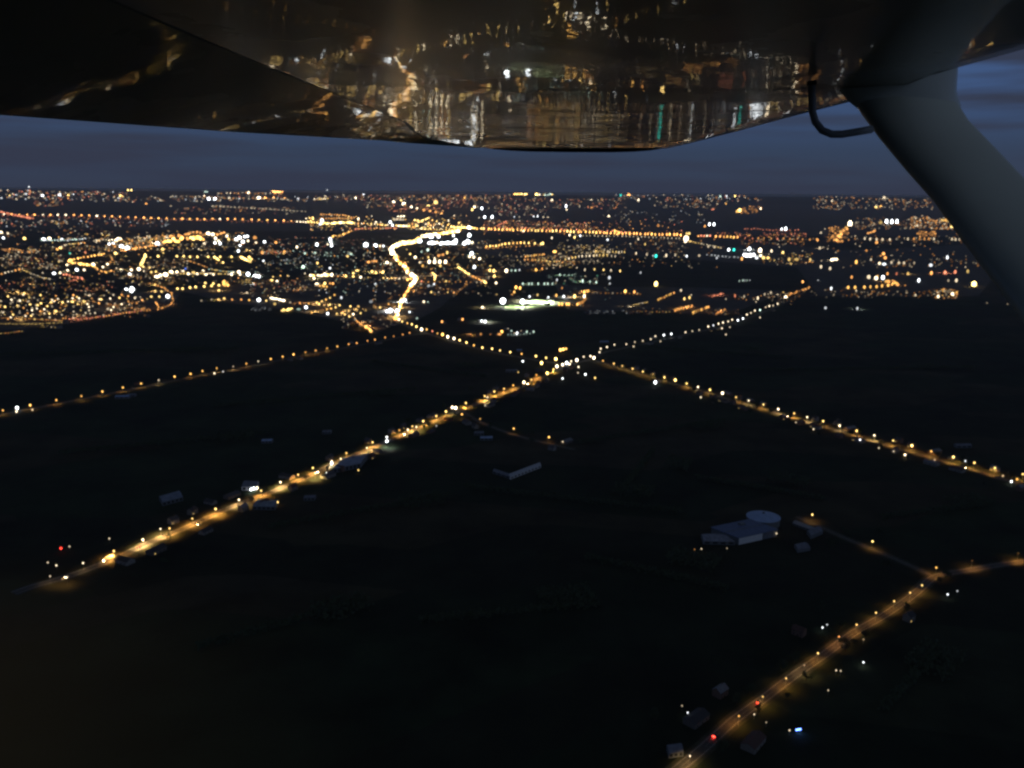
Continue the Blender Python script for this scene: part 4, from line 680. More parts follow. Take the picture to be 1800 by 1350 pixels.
def along(nm, hd, td, lo, hi, hstep=26, toff=(9, 13), tstep=9):
    ln = ROADS[nm]; ph, ref = phr[nm]; acc_h = acc_t = 0; nh = {1: 0, -1: 0}; ntr = {1: 0, -1: 0}
    n0, n1 = int(lo * (len(ln) - 1)), int(hi * (len(ln) - 1))
    for i in range(n0 + 1, n1):
        d = ln[i] - ln[i - 1]; L = d.length; d.normalize(); n = Vector((-d.y, d.x, 0)); rz = math.atan2(d.y, d.x)
        acc_h += L; acc_t += L
        if acc_h > hstep:
            acc_h = 0
            for s in (1, -1):
                if random.random() < hd:
                    p = ln[i] + n * s * random.uniform(17, 34) + d * random.uniform(-5, 5)
                    if free(p, 8):
                        k, wi, ri = random.randrange(4), random.randrange(4), random.choice((0, 0, 1, 2, 3)); nh[s] += 1; occupied.append((p, 8))
                        side = 'far' if (p - CAM).length > (ln[i] - CAM).length else 'near'
                        lit = random.random() < .3
                        house(p, rz + (math.pi / 2 if random.random() < .3 else 0) + random.uniform(-.1, .1), k, wi, ri, lit,
                              '%s house, %s roof, %s side of %s, %s from %s' % (WN[wi], RN[ri], side, ph, ordw(nh[s]), ref), 'houses along ' + ph)
        if acc_t > tstep:
            acc_t = 0
            for s in (1, -1):
                if random.random() < td:
                    p = ln[i] + n * s * random.uniform(*toff)
                    if random.random() < .35: p = ln[i] + n * s * random.uniform(22, 60)
                    if free(p, 3):
                        ntr[s] += 1; occupied.append((p, 2.5)); side = 'far' if (p - CAM).length > (ln[i] - CAM).length else 'near'
                        tree(p.x, p.y, '%s side of %s, %s from %s' % (side, ph, ordw(ntr[s]), ref), 'trees along ' + ph, random.uniform(.6, 1.05))
along('main', .5, .22, .06, .92)
along('east', .55, .40, .12, .95, toff=(8, 12))
along('near', .22, .34, .14, .80)
along('west', .16, .10, .2, .85, hstep=30, tstep=22)
along('north', .3, .12, .08, .7, hstep=34, tstep=24)
along('farm', 0, .3, .1, .9, tstep=16, toff=(6, 9))
along('lane', .35, .2, .2, .95)

# ------------------------------------------------------------------ farm with the round store
def prism(name, base, z0, z1, mt, parent, origin):
    vs = [Vector((p.x, p.y, z0)) - origin for p in base] + [Vector((p.x, p.y, z1)) - origin for p in base]; n = len(base)
    fs = [tuple(range(n))[::-1], tuple(range(n, 2 * n))] + [(i, (i + 1) % n, n + (i + 1) % n, n + i) for i in range(n)]
    return me_obj(name, vs, fs, mt, parent)
paleroof = mat('pale_metal_roof', (.30, .42, .66), .55, noise_scale=.15, amt=.12)
blueroof = mat('dark_blue_roof', (.10, .14, .26), .6, noise_scale=.2, amt=.15)
greyroof = mat('fibre_cement_roof', (.16, .18, .23), .8, noise_scale=.2, amt=.2)
whitew = mat('white_cladding', (.80, .82, .84), .7, noise_scale=.3, amt=.06)
greyw = mat('grey_cladding', (.15, .17, .19), .7, noise_scale=.3, amt=.12)
A_, B_, D_ = G(1298, 958), G(1366, 943), G(1250, 939)
dv = D_ - A_
e_ = empty('farm_hall', (A_.x, A_.y, 0), 0, 'large farm hall with dark blue roof and a white front panel', 'farm hall'); og = Vector((A_.x, A_.y, 0))
quad = [A_, B_, B_ + dv, D_]
prism('wall', quad, 0, 8.6, greyw, e_, og)
cen = sum(quad, Vector()) / 4; q2 = [cen + (p - cen) * 1.03 for p in quad]
prism('roof', q2, 8.6, 9.3, blueroof, e_, og)
ridge = [q2[0] + dv * .48, q2[1] + dv * .48, q2[1] + dv * .52, q2[0] + dv * .52]; 
prism('ridge_cap', ridge, 9.303, 9.6, greyroof, e_, og)
fd = (B_ - A_).normalized(); fn = Vector((fd.y, -fd.x, 0))
if fn.dot(CAM - A_) < 0: fn = -fn
L_ = (B_ - A_).length
for i in range(6):
    a0 = A_ + fd * (L_ * .005 + i * L_ * .1) + fn * .02; a1 = a0 + fd * (L_ * .1 - .12)
    prism('front_panel', [a0, a1, a1 + fn * .25, a0 + fn * .25], .2, 8.3, whitew, e_, og)
for i in range(3):
    a0 = A_ + fd * (L_ * (.66 + i * .11)) + fn * .02; a1 = a0 + fd * (L_ * .08)
    prism('sliding_door', [a0, a1, a1 + fn * .12, a0 + fn * .12], .1, 5, greyroof, e_, og)
v0 = D_ + (B_ - A_) * .55 - dv * .3
prism('roof_vent', [v0, v0 + fd * 7, v0 + fd * 7 + dv.normalized() * 5, v0 + dv.normalized() * 5], 9.302, 11.5, greyw, e_, og)
p = G(1341, 920); e_ = empty('round_store', (p.x, p.y, 0), 0, 'round farm store with pale blue shallow conical roof behind the hall', 'silo')
bm = bmesh.new(); bmesh.ops.create_cone(bm, cap_ends=True, segments=36, radius1=20, radius2=20, depth=9, matrix=Matrix.Translation((0, 0, 4.5))); link('wall', bm_mesh('wall', bm, greyw), e_)
bm = bmesh.new(); bmesh.ops.create_cone(bm, cap_ends=True, segments=36, radius1=20.8, radius2=2, depth=4.5, matrix=Matrix.Translation((0, 0, 11.3))); link('roof', bm_mesh('roof', bm, paleroof), e_)
bm = bmesh.new(); bmesh.ops.create_cone(bm, cap_ends=True, segments=16, radius1=1.8, radius2=1.2, depth=1.6, matrix=Matrix.Translation((0, 0, 14.3))); link('roof_cap', bm_mesh('roof_cap', bm, greyroof), e_)
def shed(c4, h, rh, rm, wm, name, label, cat, group=None, wind=0):
    """gabled shed over four ground corners; ridge runs along the first edge"""
    og = Vector((c4[0].x, c4[0].y, 0)); e_ = empty(name, og, 0, label, cat, group); L = [Vector((p.x, p.y, 0)) - og for p in c4]
    m0, m1 = (L[0] + L[3]) / 2, (L[1] + L[2]) / 2; up = Vector((0, 0, 1))
    vs = L + [p + up * h for p in L] + [m0 + up * (h + rh * .97), m1 + up * (h + rh * .97)]
    me_obj('wall', vs, [(0, 1, 5, 4), (1, 2, 6, 5), (2, 3, 7, 6), (3, 0, 4, 7), (4, 8, 7), (5, 6, 9)], wm, e_)
    T = [p + up * (h + .05) for p in L] + [m0 + up * (h + rh), m1 + up * (h + rh)]
    vs = T + [p + up * .22 for p in T]
    me_obj('roof', vs, [(0, 1, 5, 4), (2, 3, 4, 5), (6, 10, 11, 7), (8, 11, 10, 9), (0, 6, 7, 1), (2, 8, 9, 3), (0, 4, 10, 6), (4, 3, 9, 10), (1, 7, 11, 5), (5, 11, 8, 2)], rm, e_)
    d = (L[1] - L[0]); n = max(1, wind)
    nr = Vector((d.y, -d.x, 0)).normalized()
    if nr.dot(CAM - og) < 0: nr = -nr
    for i in range(wind):
        a0 = L[0] + d * ((i + .2) / n) + nr * .03; a1 = L[0] + d * ((i + .8) / n) + nr * .03
        me_obj('window', [a0 + up * 1, a1 + up * 1, a1 + up * (h - .6), a0 + up * (h - .6), a0 + nr * .08 + up * 1, a1 + nr * .08 + up * 1, a1 + nr * .08 + up * (h - .6), a0 + nr * .08 + up * (h - .6)], [(4, 5, 6, 7), (0, 4, 7, 3), (1, 2, 6, 5), (3, 7, 6, 2), (0, 1, 5, 4)], glassm, e_)
    return e_
P4 = lambda *a: [G(*q) for q in a]
shed(P4((1236, 957), (1292, 958), (1262, 943), (1232, 945)), 4, 3, mat('annex_roof', (.22, .24, .30), .8, noise_scale=.3), greyw, 'farm_annex', 'low grey blue annex leaning against the farm hall', 'farm shed', wind=4)
shed(P4((1425, 948), (1446, 939), (1437, 931), (1418, 939)), 4, 2.2, greyroof, greyw, 'farm_shed', 'small grey shed on the farm side of the track', 'farm shed')
shed(P4((1393, 923), (1428, 936), (1432, 931), (1398, 918)), 2.6, 1.2, mat('stable_roof', (.30, .30, .31), .8, noise_scale=.3), greyw, 'stable_row', 'long narrow grey stable row beside the farm lamp', 'stable', wind=6)
shed(P4((1402, 972), (1424, 968), (1414, 958), (1396, 962)), 3.5, 2, greyroof, greyw, 'field_barn', 'faint dark barn in front of the small farm shed', 'barn')
shed(P4((897, 843), (951, 822), (948, 817), (893, 838)), 3.5, 2.4, mat('greenhouse_roof', (.42, .46, .52), .5, noise_scale=.3, amt=.1), whitew, 'long_shed', 'long thin pale shed alone in the dark middle field', 'shed', wind=9)
shed(P4((866, 832), (896, 842), (900, 838), (870, 828)), 3.2, 2, greyroof, greyw, 'cross_shed', 'faint shed at right angles to the long pale shed', 'shed', wind=4)
shed(P4((586, 832), (634, 822), (650, 803), (604, 812)), 6.5, 2.2, mat('hall_roof', (.24, .29, .40), .6, noise_scale=.1, amt=.2), greyw, 'commercial_hall', 'large bluish roofed hall beside the dazzling floodlight', 'commercial hall', wind=7)
shed(P4((286, 890), (322, 880), (315, 869), (280, 879)), 5, 2.2, mat('yard_roof', (.17, .21, .29), .7, noise_scale=.2), greyw, 'yard_hall', 'dim blue roofed hall above the lower left road', 'hall', wind=5)
shed(P4((425, 862), (452, 862), (455, 852), (430, 851)), 5, 1.6, greyroof, whitew, 'petrol_station', 'white walled building behind the lit forecourt lamps', 'petrol station', wind=3)
shed(P4((444, 896), (484, 897), (490, 885), (455, 884)), 4.5, 2.5, mat('bent_roof', (.20, .24, .30), .7, noise_scale=.2), greyw, 'workshop', 'grey roofed workshop beside the pair of yellow lamps', 'workshop', wind=5)
for i, (x, y, lb) in enumerate(((855, 773, 'pale blue roofed shed at the near end of the dark lane'), (842, 764, 'second pale blue roofed shed above the first by the lane'), (913, 618, 'bluish roofed shed above the road to the town'), (899, 654, 'long grey shed left beneath the crossroads'), (1062, 603, 'blue grey shed beside the start of the climbing road'), (1692, 786, 'bluish shed behind the right road end'),
                              (1186, 1324, 'grey roofed shed beside the nearest road at the picture foot'), (575, 762, 'grey roofed shed far side of the diagonal road'), (470, 778, 'faint shed far behind the diagonal road'), (545, 878, 'dim shed in the field below the diagonal road'), (216, 700, 'pale roofed shed below the faint left road'), (232, 697, 'second pale roofed shed below the faint left road'))):
    k = 600.0 / (y - 337) * 11
    w_ = [20, 16, 14, 26, 24, 26, 14, 14, 16, 14, 26, 14][i]
    if i == 6: w_ = 11
    shed([G(x, y) + Vector((a_ * w_ / 2, b_ * 6, 0)) for a_, b_ in ((-1, -1), (1, -.6), (1, 1), (-1, .6))], 4, 2, [paleroof, greyroof][1 if i == 6 else i % 2], greyw, 'shed', lb, 'shed', wind=3)
# lit sign on a house
p = G(1403, 1287); e_ = empty('lit_panel', (p.x, p.y, 0), R(12), 'small vivid blue light panel beside a house near the picture foot', 'light panel')
bx_ = box_me('post', -.1, .1, -.1, .1, 0, 2.2, polem); link('post', bx_, e_, (-1.4, 0, 0)); link('post', bx_, e_, (1.4, 0, 0))
link('panel_box', box_me('panel_box', -2.4, 2.4, -.05, .25, 1.4, 3.2, greyw), e_); link('lit_face', box_me('lit_face', -2.25, 2.25, -.12, -.053, 1.5, 3.1, emis('b', 7)), e_)
l = bpy.data.lights.new('panel_light', 'POINT'); l.energy = 700; l.color = COL['b']; l.shadow_soft_size = .5
lo = bpy.data.objects.new('panel_light', l); C.objects.link(lo); lo.parent = e_; lo.location = (0, -1.2, 2.2)

# ------------------------------------------------------------------ vehicles
tyre = mat('tyre_rubber', (.02, .02, .02), .9)
def carpaint(c): return mat('car_paint', c, .3, coat=.6)
def vehicle(px, py, heading, paintc, label, cat, truck=False, front=0, back=0):
    p = G(px, py); e_ = empty('truck' if truck else 'car', (p.x, p.y, _rz[0]), heading, label, cat)
    pm = carpaint(paintc)
    if truck:
        bm = bmesh.new(); bmesh.ops.create_cube(bm, size=1, matrix=Matrix.Translation((-1.8, 0, 2.3)) @ Matrix.Diagonal((9.5, 2.5, 2.8, 1))); bmesh.ops.bevel(bm, geom=bm.edges[:], offset=.06, segments=1); link('trailer', bm_mesh('trailer', bm, whitew), e_)
        bm = bmesh.new(); bmesh.ops.create_cube(bm, size=1, matrix=Matrix.Translation((4.2, 0, 1.8)) @ Matrix.Diagonal((2.2, 2.4, 2.6, 1))); bmesh.ops.bevel(bm, geom=bm.edges[:], offset=.2, segments=2); link('cab', bm_mesh('cab', bm, pm), e_)
        link('chassis', box_me('chassis', -6.2, 5, -.5, .5, .6, .9, tyre), e_); wx, wr, fx, bx, hh = (-5, -3.8, 4), .5, 5.32, -6.58, .9
    else:
        prof = [(-2.15, .35), (-2.2, .8), (-1.9, .98), (1.0, 1.0), (2.05, .82), (2.15, .4)]
        vs = [(x, s * .86, z) for s in (-1, 1) for x, z in prof]; n = len(prof)
        link('body', me_obj('body', vs, [tuple(range(n))[::-1], tuple(range(n, 2 * n))] + [(i, (i + 1) % n, n + (i + 1) % n, n + i) for i in range(n)], pm, e_).data, None) if False else me_obj('body', vs, [tuple(range(n)), tuple(range(n, 2 * n))[::-1]] + [(i, n + i, n + (i + 1) % n, (i + 1) % n) for i in range(n)], pm, e_)
        cb = [(-1.75, .99), (-1.3, 1.42), (.1, 1.45), (.95, 1.01)]; vs = [(x, s * (.80 if z < 1.2 else .66), z) for s in (-1, 1) for x, z in cb]
        me_obj('cabin_glass', vs, [(0, 1, 2, 3), (7, 6, 5, 4), (0, 4, 5, 1), (1, 5, 6, 2), (2, 6, 7, 3)], glassm, e_)
        wx, wr, fx, bx, hh = (-1.35, 1.35), .32, 2.16, -2.22, .68
    bm = bmesh.new(); bmesh.ops.create_cone(bm, cap_ends=True, segments=14, radius1=wr, radius2=wr, depth=.24, matrix=Matrix.Rotation(math.pi / 2, 4, 'X')); wm = bm_mesh('wheel', bm, tyre)
    for x in wx:
        for s in (-1, 1): link('wheel', wm, e_, (x, s * .8 if not truck else s * 1.05, wr))
    for s in (-1, 1):
        hm_ = link('headlight', head_me('w', 30 if front else .3), e_, (fx, s * .6, hh)); hm_.scale = (front or .1,) * 3
        tm_ = link('taillight', head_me('R', 18 if back else .3), e_, (bx, s * .62, hh + .1)); tm_.scale = (back or .09,) * 3
    for on, x, col, pw in ((front, fx + 1.5, 'w', 900), (back, bx - 1.5, 'R', 500)):
        if on:
            l = light_data(col, pw); lo = bpy.data.objects.new('vehicle_light', l); C.objects.link(lo); lo.parent = e_; lo.location = (x, 0, hh)
    return e_
def hd(nm, px, py, rev=False):
    p = G(px, py); ln = ROADS[nm]; i = min(range(1, len(ln)), key=lambda j: (ln[j].x - p.x) ** 2 + (ln[j].y - p.y) ** 2); d = ln[i] - ln[i - 1]
    return math.atan2(d.y, d.x) + (math.pi if rev else 0)
vehicle(1257, 1294, hd('near', 1257, 1294), (.05, .05, .06), 'dark car with bright red tail lights on the nearest road', 'car', back=.42)
vehicle(1334, 1235, hd('near', 1334, 1235), (.3, .3, .3), 'grey car with dim red tail lights further up the nearest road', 'car', back=.24)
vehicle(246, 962, hd('main', 246, 962), (.35, .05, .04), 'car with orange red tail lights on the lower diagonal road', 'car', back=.4)
vehicle(190, 984, hd('main', 190, 984, True), (.7, .7, .68), 'brightly lit box truck near the lower end of the diagonal road', 'truck', True, front=.55)
for x, y, lb, r_, fr in ((350, 922, 'car with small headlights among the road houses at lower left', True, .3), (462, 872, 'silver car passing the lit forecourt', False, 0), (560, 830, 'car with white headlights midway along the diagonal road', True, .5), (712, 764, 'car with headlights between the floodlight and the lane', True, .5), (770, 738, 'white car on the diagonal road below the lane', False, 0),
                         (928, 675, 'car approaching from the crossroads with headlights on', True, .6), (118, 1015, 'pale car at the lower left end of the lit road', True, .25)):
    vehicle(x, y, hd('main', x, y, r_), (.6, .6, .6), lb, 'car', front=fr)
for x, y, lb, fr in ((1408, 740, 'car with headlights halfway down the right road', .5), (1386, 733, 'second car with headlights on the right road', .4), (1700, 824, 'pale car near the far right road end', .4)):
    vehicle(x, y, hd('east', x, y, True), (.5, .5, .52), lb, 'car', front=fr)

# ------------------------------------------------------------------ town buildings under the lights
random.seed(21)
bl = []
for (x, y, z, D) in TOWN:
    if D < 11000 and random.random() < .75:
        w_, d_, h_ = random.uniform(9, 20), random.uniform(9, 14), random.uniform(5, 9)
        if D < 6000: bl.append((D, x + random.uniform(-8, 8), y + random.uniform(13, 24), w_, d_, h_, random.uniform(0, 3)))
        else: bl.append((D, x + random.uniform(-15, 15), y + random.uniform(20, 40), w_ * 1.6, d_ * 1.4, h_ * 1.3, random.uniform(0, 3)))
bl.sort()
ROWD = lambda a: 'left' if a < -.25 else 'right' if a > .25 else 'middle'
tw = [box_me('wall', -.5, .5, -.5, .5, 0, .65, m_) for m_ in wallm]
tr = []
for m_ in roofm:
    v, f = gable(1, 1, .65, .35, .03); v = [(a_, b_, c_ if i < 6 else c_ - .21) for i, (a_, b_, c_) in enumerate(v)]
    me = bpy.data.meshes.new('roof'); me.from_pydata(v, [], f); me.materials.append(m_); tr.append(me)
cnt = {}
for (D, x, y, w_, d_, h_, rz) in bl[:150]:
    wi, ri = random.randrange(4), random.randrange(4); sd = ROWD(x / y); key_ = (sd, wi, ri); cnt[key_] = cnt.get(key_, 0) + 1
    e_ = empty('town_house', (x, y, height(x, y)), rz, '%s house, %s roof, %s part of the town edge, %s from the fields' % (WN[wi], RN[ri], {'left': 'left', 'middle': 'middle', 'right': 'right'}[sd], ordw(cnt[key_])), 'house', 'houses at the front of the town')
    link('wall', tw[wi], e_, scale=(w_, d_, h_)); link('roof', tr[ri], e_, scale=(w_, d_, h_))
vs, fs = [], []
for (D, x, y, w_, d_, h_, rz) in bl[150:]:
    z = height(x, y); c_, s_ = math.cos(rz), math.sin(rz); n = len(vs)
    for (a_, b_, q) in ((-.5, -.5, 0), (.5, -.5, 0), (.5, .5, 0), (-.5, .5, 0), (-.5, -.5, .65), (.5, -.5, .65), (.5, .5, .65), (-.5, .5, .65), (-.5, 0, 1), (.5, 0, 1)):
        X, Y = a_ * w_, b_ * d_; vs.append((x + X * c_ - Y * s_, y + X * s_ + Y * c_, z + q * h_))
    fs += [tuple(i + n for i in q) for q in ((0, 1, 5, 4), (2, 3, 7, 6), (0, 4, 8, 7, 3), (1, 2, 6, 9, 5), (4, 5, 9, 8), (6, 7, 8, 9))]
tb = me_obj('far_town_buildings', vs, fs, wallm[3]); tb['kind'] = 'stuff'; tb['label'] = 'mass of small dark town buildings under the lights'; tb['category'] = 'buildings'
# field hedges and copses as one dark mass
vs, fs = [], []
rnd = random.Random(5)
def copse(x, y, n, sx, sy, ang, hh=7):
    for i in range(n):
        u, w_ = rnd.uniform(-1, 1) * sx, rnd.uniform(-1, 1) * sy; p = Vector((x + u * math.cos(ang) - w_ * math.sin(ang), y + u * math.sin(ang) + w_ * math.cos(ang), rnd.random() ** .6 * hh))
        if not free(p, 1): continue
        s = rnd.uniform(.8, 2.0); a = Vector((rnd.gauss(0, 1), rnd.gauss(0, 1), rnd.gauss(0, 1))).normalized(); b_ = a.orthogonal().normalized(); k = len(vs)
        vs.extend([p + a * s, p + b_ * s * .8, p - a * s, p - b_ * s * .8]); fs.append((k, k + 1, k + 2, k + 3))
for px, py, L, ang in ((300, 780, 160, .4), (640, 900, 120, .5), (1000, 880, 150, -.3), (1150, 760, 160, .5), (1500, 650, 300, .1), (1250, 620, 200, -.4), (500, 1100, 80, .6), (900, 1080, 90, .2), (1150, 1010, 80, -.5), (200, 620, 300, .2), (560, 700, 200, .4), (1650, 900, 90, .3), (750, 650, 160, -.5), (1600, 1200, 60, .8), (1330, 860, 90, -.5), (1120, 830, 110, 1.2)):
    p = G(px, py); copse(p.x, p.y, int(L * 9), L, 4, ang); copse(p.x + L * .6, p.y + 30, 500, 28, 18, ang, 10)
hg = me_obj('hedgerows', vs, fs, leafm); hg['kind'] = 'stuff'; hg['label'] = 'dark hedgerows and copses between the unlit fields'; hg['category'] = 'hedgerow'

# ------------------------------------------------------------------ the aircraft's own wing, strut and vent
ac = empty('light_aircraft', CAM, 0, 'underside of the high wing and its lift strut filling the top of the view', 'aircraft')
wp = bpy.data.materials.new('glossy_wing_paint'); wp.use_nodes = True; t = wp.node_tree; b = t.nodes['Principled BSDF']
b.inputs['Base Color'].default_value = (.46, .46, .38, 1); b.inputs['Roughness'].default_value = .075; b.inputs['IOR'].default_value = 1.16; b.inputs['Coat Weight'].default_value = .45; b.inputs['Coat Roughness'].default_value = .025; b.inputs['Coat IOR'].default_value = 1.4
tc = N(t, 'ShaderNodeTexCoord')
mp = N(t, 'ShaderNodeMapping'); mp.inputs['Scale'].default_value = (1.0, .45, 1); t.links.new(tc.outputs['Object'], mp.inputs[0])
n1 = N(t, 'ShaderNodeTexNoise'); n1.inputs['Scale'].default_value = 6.5; n1.inputs['Detail'].default_value = 4; n1.inputs['Roughness'].default_value = .5; t.links.new(mp.outputs[0], n1.inputs['Vector'])
bp = N(t, 'ShaderNodeBump'); bp.inputs['Strength'].default_value = 1; bp.inputs['Distance'].default_value = .0016
t.links.new(n1.outputs['Fac'], bp.inputs['Height']); t.links.new(bp.outputs[0], b.inputs['Normal']); t.links.new(bp.outputs[0], b.inputs['Coat Normal'])
n3 = N(t, 'ShaderNodeTexNoise'); n3.inputs['Scale'].default_value = 2.3; n3.inputs['Detail'].default_value = 6; t.links.new(tc.outputs['Object'], n3.inputs['Vector'])
rr_ = N(t, 'ShaderNodeMapRange'); rr_.inputs[1].default_value = .35; rr_.inputs[2].default_value = .7; rr_.inputs[3].default_value = .20; rr_.inputs[4].default_value = .34
t.links.new(n3.outputs['Fac'], rr_.inputs[0]); t.links.new(rr_.outputs[0], b.inputs['Roughness'])
maroon = mat('maroon_trim', (.16, .025, .03), .35, noise_scale=3, amt=.2); darktip = mat('tip_fairing_paint', (.05, .016, .014), .5, noise_scale=3, amt=.3)
strutp = mat('strut_paint', (.70, .74, .62), .35, noise_scale=2, amt=.10, bump=.0004, bscale=6); sealm = mat('rubber_seal', (.02, .02, .02), .7)
def lerp(x, tab):
    for (x0, y0), (x1, y1) in zip(tab, tab[1:]):
        if x <= x1: return y0 + (y1 - y0) * max(0, (x - x0) / (x1 - x0))
    return tab[-1][1]
xle = lambda y: lerp(y, [(0, .955), (3.6, .955), (5.05, .89)])
xte = lambda y: lerp(y, [(0, -.92), (2.8, -.9), (4.3, -.52), (5.05, -.2)])
xsm = lambda y: lerp(y, [(0, -.64), (3.4, -.42), (3.9, -.44), (4.3, -.44), (5.05, -.14)])
zte = lambda y: lerp(y, [(.2, .085), (1.5, .122), (2.8, .178), (4.0, .222), (5.05, .244)])
def zbot(x, y):
    tw_ = max(0, min(1, (2.3 - y) / .35)); tw_ = tw_ * tw_ * (3 - 2 * tw_)
    return .252 + (.014 * tw_ * max(0, x / .95) ** 3 if x > 0 else 0) - .010 * math.sin(max(0, min(1, (x + .4) / 1.3)) * math.pi) + .0035 * math.sin(y * 2.1 + 1)
def loft(name, rows, mt, closed=True, smooth=True, caps=True):
    n = len(rows[0]); vs = [p for r_ in rows for p in r_]; fs = []
    for i in range(len(rows) - 1):
        for k in range(n if closed else n - 1):
            a0, a1 = i * n + k, i * n + (k + 1) % n; fs.append((a0, a1, a1 + n, a0 + n))
    if caps and closed: fs += [tuple(range(n))[::-1], tuple(range(len(vs) - n, len(vs)))]
    o = me_obj(name, vs, fs, mt, ac); 
    for p in o.data.polygons: p.use_smooth = smooth
    o.data.set_sharp_from_angle(angle=R(38))
    return o
rows = []
NY = 60
for i in range(NY + 1):
    y = .2 + 4.85 * i / NY; a, b2 = xle(y), xsm(y) + .012; r_ = []
    for k in range(15):                                   # bottom skin, trailing to leading
        x = b2 + (a - .03 - b2) * k / 14; r_.append(Vector((x, y, zbot(x, y))))
    z0 = zbot(a, y)
    for k in range(1, 8):                                 # rounded nose
        an = -math.pi / 2 + math.pi * k / 8; r_.append(Vector((a - .03 + .03 * math.cos(an), y, z0 + .035 + .035 * math.sin(an))))
    for k in range(12):
        u = k / 11; x = a - .03 + (b2 - a + .03) * u; r_.append(Vector((x, y, z0 + .07 + .075 * math.sin(math.pi * min(1, u * 1.25) ** .7) - .03 * u)))
    rows.append(r_)
wing = loft('wing_skin', rows, wp)
wn = wing
rows = []
for i in range(NY + 1):                                    # drooped flap and aileron behind the seam
    y = .2 + 4.85 * i / NY; a, c_ = xsm(y) - .006, xte(y); r_ = []
    za, zc = zbot(a, y) + .004, zte(y)
    for k in range(9):
        u = k / 8; r_.append(Vector((a + (c_ - a) * u, y, za + (zc - za) * (u ** 1.25))))
    for k in range(8, -1, -1):
        u = k / 8; r_.append(Vector((a + (c_ - a) * u, y, za + (zc - za) * (u ** 1.25) + .006 + .06 * (1 - u))))
    rows.append(r_)
cut = int(NY * .62)
loft('flap', rows[:cut + 1], wp); loft('aileron', [[p + Vector((0, .005, 0)) for p in rows[cut]]] + rows[cut + 1:], wp)
rows = []                                                  # wing tip fairing
tA, tB = PT(838, 262, 5.06) - CAM, PT(1152, 258, 5.06) - CAM
for i in range(7):
    u = i / 6; y = 5.056 + .27 * u; s = math.sqrt(max(0.02, 1 - u * u * .9)); r_ = []
    xa, xb = -.215 + .05 * u * u * 4, .885 - .06 * u * u * 4; xc = (xa + xb) / 2
    for k in range(24):
        an = 2 * math.pi * k / 24; cx_ = math.copysign(abs(math.cos(an)) ** .6, math.cos(an)); r_.append(Vector((xc + (xb - xa) / 2 * cx_, y, .268 + .042 * s * math.sin(an) * (1 if math.sin(an) < 0 else 1.6))))
    rows.append(r_)
loft('tip_fairing', rows, darktip)
rows = [[Vector((xle(y) - .028, y, zbot(xle(y), y) - .001)), Vector((xle(y) - .006, y, zbot(xle(y), y) + .010)), Vector((xle(y) + .0025, y, zbot(xle(y), y) + .034)), Vector((xle(y) - .01, y, zbot(xle(y), y) + .064))] for y in [.2 + 4.84 * i / 40 for i in range(41)]]
loft('leading_edge_stripe', rows, maroon, closed=False)
for y in (2.15, 2.75, 3.5, 4.3):                  # overlapping skin joints along the ribs
    x0, x1 = xsm(y) + .03, xle(y) - .05
    vs = []
    for k in range(13):
        x = x0 + (x1 - x0) * k / 12; z = zbot(x, y)
        vs += [Vector((x, y - .016, z - .0007)), Vector((x, y + .016, z - .0007))]
    me_obj('skin_joint', vs, [(2 * k, 2 * k + 2, 2 * k + 3, 2 * k + 1) for k in range(12)], wp, ac)
    rv = []; rf = []
    for k in range(40):
        x = x0 + (x1 - x0) * k / 39; n = len(rv); z = zbot(x, y) - .0009
        rv += [Vector((x - .0035, y, z)), Vector((x, y - .0035, z)), Vector((x + .0035, y, z)), Vector((x, y + .0035, z)), Vector((x, y, z - .0018))]; rf += [(n, n + 1, n + 4), (n + 1, n + 2, n + 4), (n + 2, n + 3, n + 4), (n + 3, n, n + 4)]
    rv_ = me_obj('rivet_row', rv, rf, wp, ac); rv_['kind'] = 'stuff'
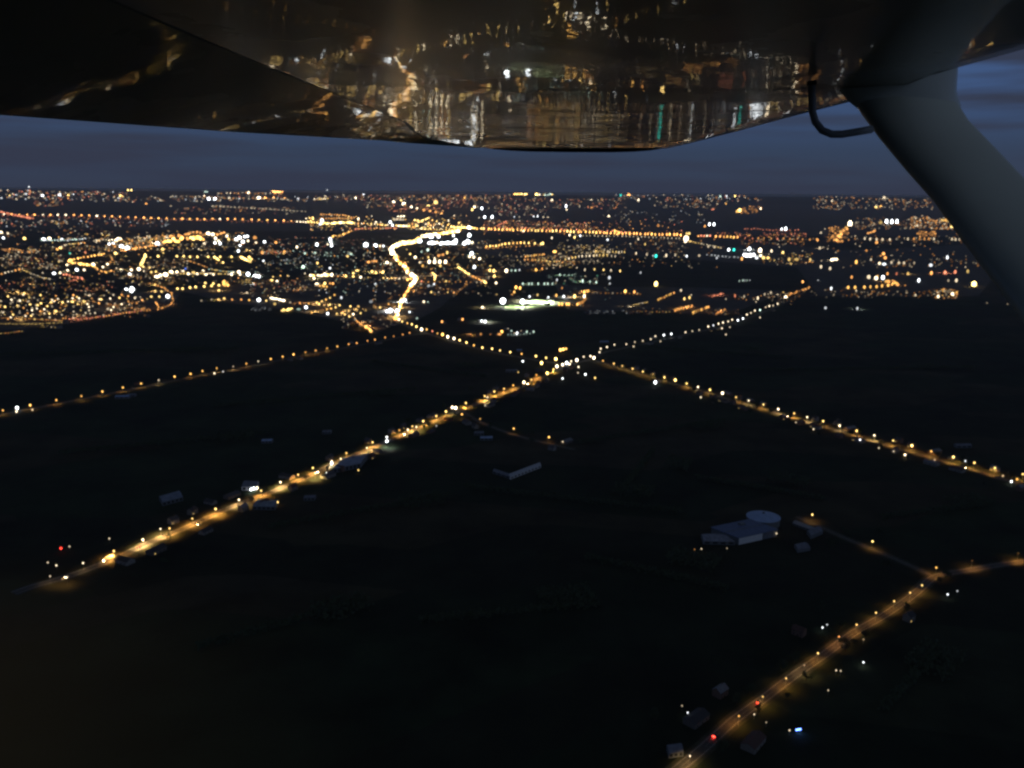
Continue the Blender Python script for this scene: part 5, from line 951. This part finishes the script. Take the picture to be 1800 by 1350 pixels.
# strut
Lr = [(1492, 160, 2.46), (1514, 194, 2.40), (1545, 236, 2.33), (1590, 290, 2.24), (1640, 346, 2.14), (1690, 415, 2.02), (1763, 512, 1.87), (1900, 700, 1.62), (2150, 1080, 1.25)]
Rr = [(1670, 110, 2.46), (1682, 180, 2.42), (1703, 214, 2.35), (1750, 262, 2.26), (1800, 314, 2.16), (1862, 380, 2.04), (1930, 450, 1.90), (2060, 590, 1.66), (2330, 900, 1.30)]
Lr = [(a_, b_, c_ * .9) for a_, b_, c_ in Lr]; Rr = [(a_, b_, c_ * .9) for a_, b_, c_ in Rr]
rows = []
for i, (l_, r_) in enumerate(zip(Lr, Rr)):
    a, b2 = PT(*l_) - CAM, PT(*r_) - CAM; c_ = (a + b2) / 2; mj = (b2 - a) / 2
    j = min(i, len(Lr) - 2); dd = ((PT(*Lr[j + 1]) + PT(*Rr[j + 1])) - (PT(*Lr[j]) + PT(*Rr[j]))).normalized(); mn = mj.cross(dd).normalized() * .036
    mn *= .95
    rows.append([c_ + mj * math.cos(2 * math.pi * k / 28) + mn * math.sin(2 * math.pi * k / 28) * (1 - .35 * math.cos(2 * math.pi * k / 28)) for k in range(28)])
loft('strut', rows, strutp)
rows = []
for (lx, ly, rx, ry, th) in ((1470, 140, 1684, 84, .07), (1478, 158, 1680, 116, .062), (1494, 177, 1678, 160, .050), (1516, 195, 1687, 188, .040)):
    q0, q1 = PT(lx - 3, ly, 2.185) - CAM, PT(rx + 2, ry, 2.185) - CAM; c_ = (q0 + q1) / 2; mj = (q1 - q0) / 2
    rows.append([c_ + mj * math.cos(2 * math.pi * k / 24) + Vector((0, th, 0)) * math.sin(2 * math.pi * k / 24) for k in range(24)])
loft('strut_cuff', rows, mat('cuff_paint', (.78, .82, .74), .3, noise_scale=3, amt=.08))
vp = [PT(*q) - CAM for q in ((1427, 142, 1.95), (1427, 165, 1.95), (1428, 196, 1.95), (1433, 214, 1.95), (1445, 229, 1.94), (1462, 236, 1.93), (1480, 236, 1.93), (1505, 232, 1.92), (1533, 227, 1.92))]
v, f = tube(vp, .008, 10); me_obj('fuel_vent_tube', v, f, mat('vent_tube_paint', (.42, .46, .48), .5), ac, True)
v, f = tube([PT(1427, 143, 1.95) - CAM, PT(1427, 150, 1.95) - CAM], .010, 10); me_obj('vent_grommet', v, f, sealm, ac, True)

# ------------------------------------------------------------------ haze
hm = bpy.data.materials.new('haze_air'); hm.use_nodes = True; t = hm.node_tree; t.nodes.clear()
o = N(t, 'ShaderNodeOutputMaterial'); pv = N(t, 'ShaderNodeVolumePrincipled'); pv.inputs['Color'].default_value = (.92, .92, .95, 1)
pv.inputs['Density'].default_value = 3.4e-5; pv.inputs['Anisotropy'].default_value = .3
t.links.new(pv.outputs[0], o.inputs['Volume'])
v, f = box_vf(-95000, 95000, -95000, 95000, -2600, 403)
hz_ = me_obj('haze', v, f, hm); hz_['kind'] = 'stuff'
